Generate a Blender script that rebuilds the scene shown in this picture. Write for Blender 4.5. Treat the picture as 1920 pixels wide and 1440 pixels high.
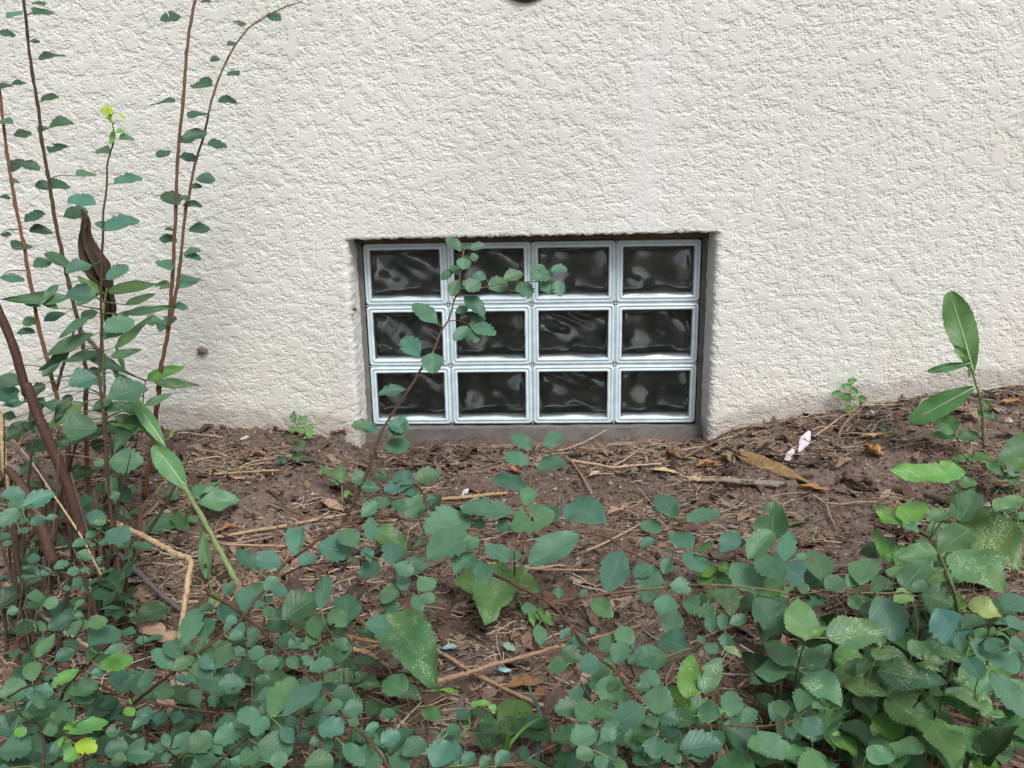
import bpy, math, random
import numpy as np
from mathutils import Vector, Matrix

for o in list(bpy.data.objects):
    bpy.data.objects.remove(o)
S = bpy.context.scene
C = S.collection
R = math.radians

# ------------------------------------------------------------------ camera
CAMQ = (0.02754323, -1.96493491, 0.60271406, -0.03933197, -0.24835303, -0.01761682)
FPX = 1552.0
CAM = np.array(CAMQ[:3])
def cam_basis(y, p, r):
    f = np.array([math.sin(y)*math.cos(p), math.cos(y)*math.cos(p), math.sin(p)])
    rt = np.array([math.cos(y), -math.sin(y), 0.0]); up = np.cross(rt, f)
    c, s = math.cos(r), math.sin(r)
    return np.array([c*rt+s*up, -s*rt+c*up, f])
BAS = cam_basis(*CAMQ[3:])
cam_d = bpy.data.cameras.new('camera')
cam_d.sensor_width = 36.0; cam_d.lens = FPX/1920*36.0
cam_d.clip_start = 0.02; cam_d.clip_end = 300
cam_o = bpy.data.objects.new('camera', cam_d); C.objects.link(cam_o)
M = Matrix.Identity(4)
for i in range(3):
    M[i][0] = BAS[0][i]; M[i][1] = BAS[1][i]; M[i][2] = -BAS[2][i]; M[i][3] = CAM[i]
cam_o.matrix_world = M
S.camera = cam_o

# ------------------------------------------------------------------ light: bright overcast, brightest from upper right
SUN_EL, SUN_AZ = 52, 150     # azimuth from +y (north) clockwise to +x
W = bpy.data.worlds.new('World'); S.world = W; W.use_nodes = True
nt = W.node_tree; nt.nodes.clear()
sky = nt.nodes.new('ShaderNodeTexSky'); sky.sky_type = 'NISHITA'; sky.sun_disc = False
sky.sun_elevation = R(SUN_EL); sky.sun_rotation = R(SUN_AZ); sky.dust_density = 4.0; sky.air_density = 1.0
hs = nt.nodes.new('ShaderNodeHueSaturation'); hs.inputs['Saturation'].default_value = 0.46
bg = nt.nodes.new('ShaderNodeBackground'); bg.inputs['Strength'].default_value = 0.118
ow = nt.nodes.new('ShaderNodeOutputWorld')
nt.links.new(sky.outputs[0], hs.inputs['Color']); nt.links.new(hs.outputs[0], bg.inputs[0]); nt.links.new(bg.outputs[0], ow.inputs[0])
sd = bpy.data.lights.new('sun', 'SUN'); sd.energy = 1.75; sd.angle = R(22); sd.color = (1.0, 0.99, 0.965)
so = bpy.data.objects.new('sun', sd); C.objects.link(so)
sv = Vector((math.sin(R(SUN_AZ))*math.cos(R(SUN_EL)), math.cos(R(SUN_AZ))*math.cos(R(SUN_EL)), math.sin(R(SUN_EL))))
so.rotation_euler = sv.to_track_quat('Z', 'Y').to_euler()
S.view_settings.view_transform = 'Standard'; S.view_settings.look = 'None'
S.view_settings.exposure = 0.36; S.view_settings.gamma = 1.0
S.render.engine = 'CYCLES'
S.cycles.use_denoising = True
S.cycles.max_bounces = 10; S.cycles.transparent_max_bounces = 16

# ------------------------------------------------------------------ noise helpers (numpy gradient noise)
def _perm(seed):
    r = np.random.RandomState(seed)
    p = r.permutation(256).astype(np.int32)
    a = r.rand(256)*2*np.pi
    return np.concatenate([p, p, p]), np.cos(a), np.sin(a)
_PC = {}
def pn(x, y, seed=0):
    if seed not in _PC: _PC[seed] = _perm(seed)
    p, gx, gy = _PC[seed]
    x = np.asarray(x, float); y = np.asarray(y, float)
    xi = np.floor(x).astype(np.int32); yi = np.floor(y).astype(np.int32)
    xf = x-xi; yf = y-yi
    u = xf*xf*xf*(xf*(xf*6-15)+10); v = yf*yf*yf*(yf*(yf*6-15)+10)
    def g(ix, iy, dx, dy):
        h = p[p[ix & 255]+(iy & 255)]
        return gx[h]*dx+gy[h]*dy
    a = g(xi, yi, xf, yf); b = g(xi+1, yi, xf-1, yf)
    c = g(xi, yi+1, xf, yf-1); d = g(xi+1, yi+1, xf-1, yf-1)
    return ((a+(b-a)*u)*(1-v)+(c+(d-c)*u)*v)*1.5
def fbm(x, y, oct=4, gain=0.5, seed=0, lac=2.03):
    s = 0; a = 1.0
    for i in range(oct):
        s = s+a*pn(x, y, seed+i); x = x*lac+3.7; y = y*lac+1.3; a *= gain
    return s
def sstep(a, b, x):
    t = np.clip((x-a)/(b-a), 0, 1)
    return t*t*(3-2*t)

# ------------------------------------------------------------------ where things stand
WALL_Y = -0.08
ZW_X = [-40, -3, -1.3, -0.875, -0.563, -0.45, -0.41, 0.41, 0.44, 0.56, 0.701, 0.917, 1.132, 1.6, 3, 40]
ZW_Z = [0.03, 0.03, 0.027, 0.025, 0.010, -0.012, -0.032, -0.030, -0.012, 0.024, 0.054, 0.091, 0.108, 0.12, 0.10, 0.05]
def ground_z(x, y, fine=True):
    x = np.asarray(x, float); y = np.asarray(y, float)
    zw = np.interp(x, ZW_X, ZW_Z)
    d = (WALL_Y-y)
    t = sstep(0.0, 0.55, d)
    z = zw*(1-t)+(-0.055+0.02*np.tanh(x))*t
    z = z+0.012*pn(x/0.30, y/0.30, 40)+0.006*pn(x/0.09, y/0.09, 41)
    if fine:
        sm = np.clip(sstep(0.05, 0.35, pn(x/0.22+5, y/0.16+2, 42))+np.exp(-((x-0.05)/0.14)**2-((y+0.32)/0.08)**2)+np.exp(-((x+0.42)/0.10)**2-((y+0.33)/0.05)**2), 0, 1)      # trodden smooth patches
        z = z+(1-0.85*sm)*(0.0052*fbm(x/0.034, y/0.03, 3, 0.6, 43)+0.0034*np.abs(pn(x/0.015, y/0.015, 46))+0.0018*pn(x/0.0075, y/0.0075, 47))
    return z
def ray(u, v):
    d = (u-960)/FPX*BAS[0]-(v-720)/FPX*BAS[1]+BAS[2]
    return d/np.linalg.norm(d)
def P(u, v, Y):
    d = ray(u, v)
    return CAM+d*(Y-CAM[1])/d[1]
def H(u, v, h):
    """the point seen at (u, v) that lies h above the soil (or just in front of the wall)"""
    d = ray(u, v); z = -0.05
    p = None
    for k in range(14):
        t = (z+h-CAM[2])/d[2] if d[2] < -1e-4 else 99
        t = max(0.25, t)
        tm = (WALL_Y-0.015-CAM[1])/d[1]
        t = min(t, tm)
        p = CAM+d*t
        zn = float(ground_z(p[0], p[1], False)); z = 0.5*z+0.5*zn
    return p
def proj(p):
    q = BAS@(np.asarray(p)-CAM)
    return np.array([960+FPX*q[0]/q[2], 720-FPX*q[1]/q[2]]), q[2]

# ------------------------------------------------------------------ object helpers
def new_mesh(name, verts, faces, mats, parent=None, smooth=True, mi=None):
    me = bpy.data.meshes.new(name)
    me.from_pydata([tuple(v) for v in verts], [], faces)
    for m in (mats if isinstance(mats, (list, tuple)) else [mats]): me.materials.append(m)
    if smooth: me.polygons.foreach_set('use_smooth', [True]*len(me.polygons))
    if mi is not None: me.polygons.foreach_set('material_index', mi)
    o = bpy.data.objects.new(name, me); C.objects.link(o)
    if parent: o.parent = parent
    return o
def fast_mesh(name, V, Q, mats, parent=None, smooth=True):
    V = np.asarray(V, np.float32); Q = np.asarray(Q, np.int32); k = Q.shape[1]
    me = bpy.data.meshes.new(name)
    me.vertices.add(len(V)); me.vertices.foreach_set('co', V.ravel())
    me.loops.add(Q.size); me.loops.foreach_set('vertex_index', Q.ravel())
    me.polygons.add(len(Q)); me.polygons.foreach_set('loop_start', np.arange(0, Q.size, k, dtype=np.int32))
    me.polygons.foreach_set('use_smooth', np.full(len(Q), smooth))
    me.update(calc_edges=True); me.validate()
    for m in (mats if isinstance(mats, (list, tuple)) else [mats]): me.materials.append(m)
    o = bpy.data.objects.new(name, me); C.objects.link(o)
    if parent: o.parent = parent
    return o
def vcol(o, cols, name='tint'):
    a = o.data.color_attributes.new(name, 'FLOAT_COLOR', 'POINT')
    c = np.ones((len(o.data.vertices), 4), np.float32); c[:, :cols.shape[1]] = cols
    a.data.foreach_set('color', c.ravel())
def tag(o, label=None, cat=None, group=None, kind=None):
    if label: o['label'] = label
    if cat: o['category'] = cat
    if group: o['group'] = group
    if kind: o['kind'] = kind
    return o
def empty(name, loc, label, cat, group=None):
    o = bpy.data.objects.new(name, None); C.objects.link(o); o.location = tuple(loc)
    o.empty_display_size = 0.05
    return tag(o, label, cat, group, 'thing')
def child_offset(o, root):
    o.parent = root; o.matrix_parent_inverse = Matrix.Translation(-Vector(root.location))
    return o

# ------------------------------------------------------------------ materials
def mat(name):
    m = bpy.data.materials.new(name); m.use_nodes = True
    n = m.node_tree; b = n.nodes['Principled BSDF']
    return m, n, b
def N(n, t, **kw):
    x = n.nodes.new(t)
    for k, v in kw.items():
        if k in x.inputs.keys(): x.inputs[k].default_value = v
        else: setattr(x, k, v)
    return x
def ramp(n, fac, stops):
    r = n.nodes.new('ShaderNodeValToRGB')
    e = r.color_ramp.elements
    while len(e) < len(stops): e.new(0.5)
    for el, (p, c) in zip(e, stops):
        el.position = p; el.color = (*c, 1) if len(c) == 3 else c
    n.links.new(fac, r.inputs[0]); return r
def mixc(n, fac, a, b, mode='MIX'):
    m = n.nodes.new('ShaderNodeMix'); m.data_type = 'RGBA'; m.blend_type = mode
    for s, v in ((m.inputs[0], fac), (m.inputs[6], a), (m.inputs[7], b)):
        if hasattr(v, 'is_output'): n.links.new(v, s)
        elif isinstance(v, tuple): s.default_value = (*v, 1) if len(v) == 3 else v
        else: s.default_value = v
    return m.outputs[2]
def math_(n, op, a, b=0.0, c=None, clamp=False):
    m = n.nodes.new('ShaderNodeMath'); m.operation = op; m.use_clamp = clamp
    for s, v in zip(m.inputs, (a, b, c)):
        if v is None: continue
        if hasattr(v, 'is_output'): n.links.new(v, s)
        else: s.default_value = v
    return m.outputs[0]
def bump(n, b, height, strength=0.5, dist=0.002):
    k = n.nodes.new('ShaderNodeBump'); k.inputs['Strength'].default_value = strength; k.inputs['Distance'].default_value = dist
    n.links.new(height, k.inputs['Height']); n.links.new(k.outputs[0], b.inputs['Normal'])
def noise(n, scale, detail=4, rough=0.55, vec=None):
    x = n.nodes.new('ShaderNodeTexNoise'); x.inputs['Scale'].default_value = scale
    x.inputs['Detail'].default_value = detail; x.inputs['Roughness'].default_value = rough
    if vec is not None: n.links.new(vec, x.inputs['Vector'])
    return x

def mat_stucco():
    m, n, b = mat('painted_stucco')
    g = n.nodes.new('ShaderNodeNewGeometry'); pos = g.outputs['Position']
    sp = n.nodes.new('ShaderNodeSeparateXYZ'); n.links.new(pos, sp.inputs[0])
    n1 = noise(n, 2.2, 5, 0.6, pos); n2 = noise(n, 60, 4, 0.6, pos); n3 = noise(n, 9, 4, 0.6, pos)
    base = ramp(n, n1.outputs[0], [(0.35, (0.640, 0.644, 0.600)), (0.65, (0.700, 0.706, 0.675))]).outputs[0]
    base = mixc(n, math_(n, 'MULTIPLY', n2.outputs[0], 0.16), base, (0.54, 0.53, 0.50))
    # repaired, whiter strip with a hairline crack above the window
    dx = math_(n, 'ABSOLUTE', math_(n, 'SUBTRACT', math_(n, 'ADD', sp.outputs[0], math_(n, 'MULTIPLY', n3.outputs[0], 0.05)), 0.285))
    strip = math_(n, 'SUBTRACT', 1.0, math_(n, 'DIVIDE', dx, 0.05), clamp=True)
    zz = math_(n, 'MULTIPLY', math_(n, 'LESS_THAN', sp.outputs[2], 0.86), math_(n, 'GREATER_THAN', sp.outputs[2], 0.47))
    base = mixc(n, math_(n, 'MULTIPLY', math_(n, 'MULTIPLY', strip, zz), 0.5), base, (0.69, 0.71, 0.72))
    n4 = noise(n, 25, 2, 0.5, pos)
    ln = math_(n, 'ABSOLUTE', math_(n, 'SUBTRACT', math_(n, 'ADD', sp.outputs[0], math_(n, 'MULTIPLY', n4.outputs[0], 0.020)), 0.270))
    crack = math_(n, 'MULTIPLY', math_(n, 'LESS_THAN', ln, 0.0008), zz)
    crack = math_(n, 'MULTIPLY', crack, math_(n, 'GREATER_THAN', n3.outputs[0], 0.47))
    base = mixc(n, math_(n, 'MULTIPLY', crack, 0.3), base, (0.3, 0.3, 0.3))
    # soil splashed on the foot of the wall (height above the soil line is stored per vertex)
    at = n.nodes.new('ShaderNodeAttribute'); at.attribute_name = 'foot'
    n5 = noise(n, 18, 5, 0.65, pos)
    f = math_(n, 'SUBTRACT', 1.0, math_(n, 'DIVIDE', math_(n, 'SUBTRACT', at.outputs['Fac'], math_(n, 'MULTIPLY', n5.outputs[0], 0.075)), 0.022), clamp=True)
    base = mixc(n, math_(n, 'MULTIPLY', f, 0.58), base, (0.24, 0.172, 0.135))
    f2 = math_(n, 'SUBTRACT', 1.0, math_(n, 'DIVIDE', at.outputs['Fac'], 0.30), clamp=True)
    base = mixc(n, math_(n, 'MULTIPLY', f2, 0.30), base, (0.60, 0.575, 0.50))
    # fly specks and dirt
    v = n.nodes.new('ShaderNodeTexVoronoi'); v.inputs['Scale'].default_value = 16; n.links.new(pos, v.inputs['Vector'])
    spk = math_(n, 'MULTIPLY', math_(n, 'LESS_THAN', v.outputs['Distance'], 0.045), math_(n, 'GREATER_THAN', n3.outputs[0], 0.60))
    base = mixc(n, math_(n, 'MULTIPLY', spk, 0.8), base, (0.12, 0.10, 0.085))
    n.links.new(base, b.inputs['Base Color'])
    b.inputs['Roughness'].default_value = 0.62; b.inputs['Specular IOR Level'].default_value = 0.35
    nb = noise(n, 240, 3, 0.6, pos)
    bump(n, b, nb.outputs[0], 0.35, 0.0012)
    return m
def mat_noise(name, stops, scale=30, rough=0.85, bscale=120, bstr=0.4, bdist=0.002, detail=5, spec=0.3):
    m, n, b = mat(name)
    g = n.nodes.new('ShaderNodeNewGeometry')
    t = n.nodes.new('ShaderNodeTexCoord')
    x = noise(n, scale, detail, 0.62, t.outputs['Object'])
    n.links.new(ramp(n, x.outputs[0], stops).outputs[0], b.inputs['Base Color'])
    b.inputs['Roughness'].default_value = rough; b.inputs['Specular IOR Level'].default_value = spec
    y = noise(n, bscale, 4, 0.65, t.outputs['Object']); bump(n, b, y.outputs[0], bstr, bdist)
    return m
def mat_soil():
    m, n, b = mat('garden_soil')
    g = n.nodes.new('ShaderNodeNewGeometry'); pos = g.outputs['Position']
    n1 = noise(n, 5, 5, 0.6, pos); n2 = noise(n, 70, 5, 0.7, pos); n3 = noise(n, 2.3, 3, 0.5, pos)
    c = ramp(n, n1.outputs[0], [(0.3, (0.066, 0.049, 0.038)), (0.5, (0.118, 0.088, 0.069)), (0.72, (0.205, 0.158, 0.127))]).outputs[0]
    c = mixc(n, math_(n, 'MULTIPLY', n2.outputs[0], 0.9), c, ramp(n, n2.outputs[0], [(0.35, (0.045, 0.032, 0.026)), (0.68, (0.25, 0.19, 0.16))]).outputs[0])
    n.links.new(c, b.inputs['Base Color'])
    b.inputs['Roughness'].default_value = 0.9; b.inputs['Specular IOR Level'].default_value = 0.25
    y = noise(n, 160, 5, 0.7, pos); bump(n, b, y.outputs[0], 0.7, 0.004)
    return m
def mat_tint(name, rough=0.75, spec=0.3, scale=150, var=0.5, transl=0.0):
    m, n, b = mat(name)
    a = n.nodes.new('ShaderNodeAttribute'); a.attribute_name = 'tint'
    g = n.nodes.new('ShaderNodeNewGeometry')
    x = noise(n, scale, 4, 0.6, g.outputs['Position'])
    k = ramp(n, x.outputs[0], [(0.3, (1-var,)*3), (0.7, (1+0.25*var,)*3)]).outputs[0]
    c = mixc(n, 1.0, a.outputs['Color'], k, 'MULTIPLY')
    if name == 'woody_bark':
        v = n.nodes.new('ShaderNodeTexVoronoi'); v.inputs['Scale'].default_value = 170; n.links.new(g.outputs['Position'], v.inputs['Vector'])
        c = mixc(n, math_(n, 'MULTIPLY', math_(n, 'LESS_THAN', v.outputs['Distance'], math_(n, 'MULTIPLY', x.outputs[0], 0.30)), 0.40), c, (0.30, 0.22, 0.16))
    n.links.new(c, b.inputs['Base Color']); b.inputs['Roughness'].default_value = rough
    b.inputs['Specular IOR Level'].default_value = spec
    bump(n, b, x.outputs[0], 0.4, 0.0015)
    return m
def mat_leaf():
    m, n, b = mat('leaf_blade')
    a = n.nodes.new('ShaderNodeAttribute'); a.attribute_name = 'tint'
    mo = n.nodes.new('ShaderNodeAttribute'); mo.attribute_name = 'wear'
    uv = n.nodes.new('ShaderNodeUVMap'); uv.uv_map = 'UVMap'
    s = n.nodes.new('ShaderNodeSeparateXYZ'); n.links.new(uv.outputs[0], s.inputs[0])
    sw = n.nodes.new('ShaderNodeSeparateColor'); n.links.new(mo.outputs['Color'], sw.inputs[0])
    g = n.nodes.new('ShaderNodeNewGeometry'); pos = g.outputs['Position']
    ux = math_(n, 'ABSOLUTE', math_(n, 'SUBTRACT', s.outputs[0], 0.5))
    rib = math_(n, 'SUBTRACT', 1.0, math_(n, 'DIVIDE', ux, math_(n, 'MULTIPLY_ADD', s.outputs[1], -0.02, 0.03)), clamp=True)
    # side veins run forward from the midrib
    ph = math_(n, 'SUBTRACT', math_(n, 'MULTIPLY', s.outputs[1], 7.0), math_(n, 'MULTIPLY', ux, 5.0))
    vn = math_(n, 'ABSOLUTE', math_(n, 'SUBTRACT', math_(n, 'FRACT', ph), 0.5))
    vein = math_(n, 'SUBTRACT', 1.0, math_(n, 'DIVIDE', vn, 0.09), clamp=True)
    n1 = noise(n, 45, 3, 0.5, pos)
    col = mixc(n, 1.0, a.outputs['Color'], ramp(n, n1.outputs[0], [(0.3, (0.82, 0.86, 0.84)), (0.7, (1.14, 1.1, 1.12))]).outputs[0], 'MULTIPLY')
    light = mixc(n, 0.55, a.outputs['Color'], (0.30, 0.42, 0.22))
    col = mixc(n, math_(n, 'MULTIPLY', rib, 0.55), col, light)
    col = mixc(n, math_(n, 'MULTIPLY', vein, math_(n, 'MULTIPLY', sw.outputs[2], 0.6)), col, mixc(n, 0.5, a.outputs['Color'], (0.01, 0.03, 0.015)))
    nb2 = noise(n, 26, 3, 0.5, pos)
    yel = math_(n, 'MULTIPLY', math_(n, 'MULTIPLY', math_(n, 'SUBTRACT', nb2.outputs[0], 0.45), 5.0, clamp=True), math_(n, 'MULTIPLY', sw.outputs[0], 0.5), clamp=True)
    col = mixc(n, yel, col, (0.20, 0.29, 0.085))
    # pale insect stippling (wear.r) and brown dieback (wear.g)
    v = n.nodes.new('ShaderNodeTexVoronoi'); v.inputs['Scale'].default_value = 520; n.links.new(pos, v.inputs['Vector'])
    n2 = noise(n, 34, 4, 0.65, pos)
    spot = math_(n, 'MULTIPLY', math_(n, 'LESS_THAN', v.outputs['Distance'], 0.36), math_(n, 'GREATER_THAN', math_(n, 'ADD', math_(n, 'ADD', n2.outputs[0], math_(n, 'MULTIPLY', ux, -0.30)), math_(n, 'MULTIPLY', sw.outputs[0], 0.45)), 0.715))
    col = mixc(n, math_(n, 'MULTIPLY', spot, 0.75), col, (0.48, 0.56, 0.36))
    n3 = noise(n, 30, 4, 0.6, pos)
    br = math_(n, 'GREATER_THAN', math_(n, 'ADD', n3.outputs[0], math_(n, 'MULTIPLY', sw.outputs[1], 0.5)), 0.80)
    col = mixc(n, br, col, (0.20, 0.105, 0.045))
    n.links.new(col, b.inputs['Base Color'])
    b.inputs['Roughness'].default_value = 0.48; b.inputs['Specular IOR Level'].default_value = 0.5
    hb = math_(n, 'ADD', math_(n, 'MULTIPLY', vein, -0.5), math_(n, 'ADD', math_(n, 'MULTIPLY', rib, -1.0), math_(n, 'MULTIPLY', n1.outputs[0], 1.2)))
    bump(n, b, hb, 0.35, 0.0016)
    tr = n.nodes.new('ShaderNodeBsdfTranslucent')
    n.links.new(mixc(n, 1.0, col, (1.3, 1.5, 0.6), 'MULTIPLY'), tr.inputs[0])
    mx = n.nodes.new('ShaderNodeMixShader'); mx.inputs[0].default_value = 0.22
    n.links.new(b.outputs[0], mx.inputs[1]); n.links.new(tr.outputs[0], mx.inputs[2])
    n.links.new(mx.outputs[0], n.nodes['Material Output'].inputs[0])
    return m
def mat_pane():
    m, n, b = mat('clear_wavy_glass')
    f = n.nodes.new('ShaderNodeFresnel'); f.inputs[0].default_value = 1.52
    t = n.nodes.new('ShaderNodeBsdfTransparent'); t.inputs[0].default_value = (0.95, 0.985, 0.98, 1)
    gl = n.nodes.new('ShaderNodeBsdfGlossy'); gl.inputs['Roughness'].default_value = 0.02
    mx = n.nodes.new('ShaderNodeMixShader')
    n.links.new(f.outputs[0], mx.inputs[0]); n.links.new(t.outputs[0], mx.inputs[1]); n.links.new(gl.outputs[0], mx.inputs[2])
    n.links.new(mx.outputs[0], n.nodes['Material Output'].inputs[0])
    return m
def mat_plain(name, col, rough=0.5, spec=0.5, coat=0.0):
    m, n, b = mat(name)
    g = n.nodes.new('ShaderNodeNewGeometry')
    x = noise(n, 40, 3, 0.5, g.outputs['Position'])
    c = ramp(n, x.outputs[0], [(0.3, tuple(v*0.88 for v in col)), (0.7, tuple(min(1, v*1.08) for v in col))])
    n.links.new(c.outputs[0], b.inputs['Base Color'])
    b.inputs['Roughness'].default_value = rough; b.inputs['Specular IOR Level'].default_value = spec; b.inputs['Coat Weight'].default_value = coat
    return m

STUCCO = mat_stucco(); SOIL = mat_soil(); LEAF = mat_leaf(); PANE = mat_pane()
MORTAR = mat_noise('grey_mortar', [(0.3, (0.13, 0.12, 0.112)), (0.6, (0.20, 0.185, 0.175)), (0.8, (0.27, 0.25, 0.24))], 22, 0.9, 200, 0.6, 0.003)
SHIM = mat_noise('brown_wood_shim', [(0.3, (0.07, 0.05, 0.03)), (0.7, (0.17, 0.125, 0.075))], 18, 0.85, 90, 0.4, 0.002)
RIM = mat_plain('pale_mint_glass_rim', (0.70, 0.83, 0.89), 0.16, 0.6, 0.5)
SEAM = mat_plain('clear_silicone_seam', (0.72, 0.85, 0.90), 0.2, 0.5)
GROOVE = mat_plain('teal_glass_groove', (0.52, 0.64, 0.69), 0.16, 0.6)
CAVITY = mat_plain('frosted_cavity_glass', (0.86, 0.93, 0.96), 0.22, 0.5)
REAR = mat_plain('dark_rear_glass', (0.072, 0.078, 0.074), 0.15, 0.9, 0.4)
BARK = mat_tint('woody_bark', 0.7, 0.35, 260, 0.45)
DRY = mat_tint('dry_litter', 0.8, 0.25, 170, 0.4)
WHITE = mat_plain('white_pulp', (0.56, 0.51, 0.54), 0.8, 0.3)
BLACK = mat_plain('black_enamel', (0.02, 0.02, 0.022), 0.35, 0.5)

# ------------------------------------------------------------------ house wall
HX0, HX1, HZ0, HZ1 = -0.414, 0.414, -0.11, 0.466
def stucco_h(x, z):
    wx = x+0.006*pn(x/0.03, z/0.03, 11); wz = z+0.006*pn(x/0.03, z/0.03, 12)
    big = pn(x/0.11, z/0.11, 13)
    v = fbm(wx/0.031, wz/0.024, 2, 0.6, 14)+0.22*big
    vf = v+0.50*fbm(wx/0.0105, wz/0.0086, 3, 0.58, 18)
    # flat torn skins, one lying on another, with crisp ragged edges
    t = vf*1.9; fl = np.floor(t); fr = t-fl
    terr = (fl+sstep(0.44, 0.58, fr)+0.2*fr)/1.9
    terr = np.clip(terr, -0.80, 0.36)
    w2 = -z/0.021-0.75*x/0.021+1.9*fbm(wx/0.014+3, wz/0.012, 3, 0.6, 35)
    f2 = w2-np.floor(w2); saw2 = np.where(f2 < 0.80, f2/0.80, (1-f2)/0.20)
    flat = sstep(0.24, 0.34, vf)
    h = 0.0019*terr+(1-flat)*(0.0010*saw2-0.0005)
    h = h+(1-flat)*0.0007*pn(x/0.0050, z/0.0046, 19)
    # smoothed repair strip and trowelled margin above the opening
    st = np.exp(-((x-0.255)/0.03)**2)*sstep(0.43, 0.5, z)*(1-sstep(0.80, 0.9, z))
    mg = np.exp(-((z-0.485)/0.018)**2)*((x > -0.45) & (x < 0.5))*0.5
    return h*(1-0.55*np.clip(st+mg, 0, 1))+0.0016*pn(x/0.35, z/0.35, 20)
def axis(a, b, step, far_lo, far_hi, marks=()):
    pts = [a]+sorted(marks)+[b]
    out = []
    for p, q in zip(pts, pts[1:]):
        k = max(1, int(round((q-p)/step)))
        out += list(np.linspace(p, q, k, endpoint=False))
    out.append(b)
    lo = []; s = step; x = a
    while x > far_lo: s *= 1.35; x -= s; lo.append(max(x, far_lo))
    hi = []; s = step; x = b
    while x < far_hi: s *= 1.35; x += s; hi.append(min(x, far_hi))
    return np.array(lo[::-1]+out+hi)
house = empty('house_wall', (0, WALL_Y, -0.3), 'cream painted knockdown stucco wall with a hairline crack above its window recess', 'wall')
def build_wall():
    xs = axis(-1.45, 1.35, 0.0021, -7, 7, (HX0, HX1)); zs = axis(-0.12, 1.15, 0.0021, -0.5, 4.0, (HZ0, HZ1))
    nx, nz = len(xs), len(zs)
    X, Z = np.meshgrid(xs, zs)
    hgt = stucco_h(X, Z)
    fade = sstep(-2.2, -1.45, X)*(1-sstep(1.35, 2.2, X))*(1-sstep(1.15, 1.9, Z))
    hgt = hgt*fade
    dx = np.maximum(np.maximum(HX0-X, X-HX1), 0); dz = np.maximum(np.maximum(HZ0-Z, Z-HZ1), 0)
    d = np.hypot(dx, dz)
    r = 0.016+0.004*pn(X/0.05, Z/0.05, 25)
    rr = np.where(dz > 0, 0.007, r)
    e = np.clip(rr-d, 0, rr)
    Y = WALL_Y-hgt+(rr-np.sqrt(np.maximum(rr*rr-e*e, 0)))
    near = np.exp(-(d/0.012)**2)
    Xo = X+near*0.0018*pn(Z/0.012, X/0.012+9, 26); Zo = Z+near*0.0025*pn(X/0.01, Z/0.01+4, 27)+near*(Z > 0.2)*0.006*X
    V = np.stack([Xo, Y, Zo], -1).reshape(-1, 3)
    idx = np.arange(nx*nz).reshape(nz, nx)
    cx = (xs[:-1]+xs[1:])/2; cz = (zs[:-1]+zs[1:])/2
    CX, CZ = np.meshgrid(cx, cz)
    inside = (CX > HX0) & (CX < HX1) & (CZ > HZ0) & (CZ < HZ1)
    Q = np.stack([idx[:-1, :-1], idx[:-1, 1:], idx[1:, 1:], idx[1:, :-1]], -1)[~inside]
    # reveals: the rim of the opening drawn back into the wall
    ix = [i for i in range(nx) if HX0-1e-6 <= xs[i] <= HX1+1e-6]; iz = [i for i in range(nz) if HZ0-1e-6 <= zs[i] <= HZ1+1e-6]
    loop = [idx[j, ix[0]] for j in iz]+[idx[iz[-1], i] for i in ix[1:]]+[idx[j, ix[-1]] for j in iz[::-1][1:]]
    base = V[loop]; nl = len(loop); rows = [np.array(loop)]; VV = [V]; cnt = len(V)
    K = 20
    cxm, czm = 0.0, 0.15
    for k in range(1, K+1):
        t = k/K
        p = base.copy(); p[:, 1] = base[:, 1]*(1-t)+0.03*t
        s = np.arange(nl)*0.0021
        nn = 0.0018*fbm(s/0.022, p[:, 1]/0.018, 4, 0.6, 28)
        out = np.stack([np.sign(p[:, 0])*(np.abs(p[:, 0]) > 0.405), np.zeros(nl), 1.0*(p[:, 2] > 0.455)], -1)
        p[:, 0] = np.where(np.abs(out[:, 0]) > 0, p[:, 0]*(1-min(1, 2*t))+np.sign(p[:, 0])*0.4135*min(1, 2*t), p[:, 0])
        p = p-out*nn[:, None]
        VV.append(p); rows.append(np.arange(cnt, cnt+nl)); cnt += nl
    qq = []
    for a, b in zip(rows, rows[1:]):
        qq.append(np.stack([a[:-1], a[1:], b[1:], b[:-1]], -1))
    V = np.concatenate(VV); Q = np.concatenate([Q]+qq)
    o = fast_mesh('stucco_face', V, Q, STUCCO, smooth=False)
    foot = V[:, 2]-np.interp(V[:, 0], ZW_X, ZW_Z)
    a = o.data.attributes.new('foot', 'FLOAT', 'POINT'); a.data.foreach_set('value', foot.astype(np.float32))
    child_offset(o, house)
build_wall()

# ------------------------------------------------------------------ ground
def build_ground():
    xs = axis(-1.25, 1.25, 0.0036, -40, 40); ys = axis(-1.35, 0.02, 0.0036, -40, 0.6)
    X, Y = np.meshgrid(xs, ys); Z = ground_z(X, Y)
    idx = np.arange(X.size).reshape(X.shape)
    Q = np.stack([idx[:-1, :-1], idx[:-1, 1:], idx[1:, 1:], idx[1:, :-1]], -1).reshape(-1, 4)
    o = fast_mesh('ground', np.stack([X, Y, Z], -1).reshape(-1, 3), Q, SOIL)
    tag(o, kind='structure')
build_ground()

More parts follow.
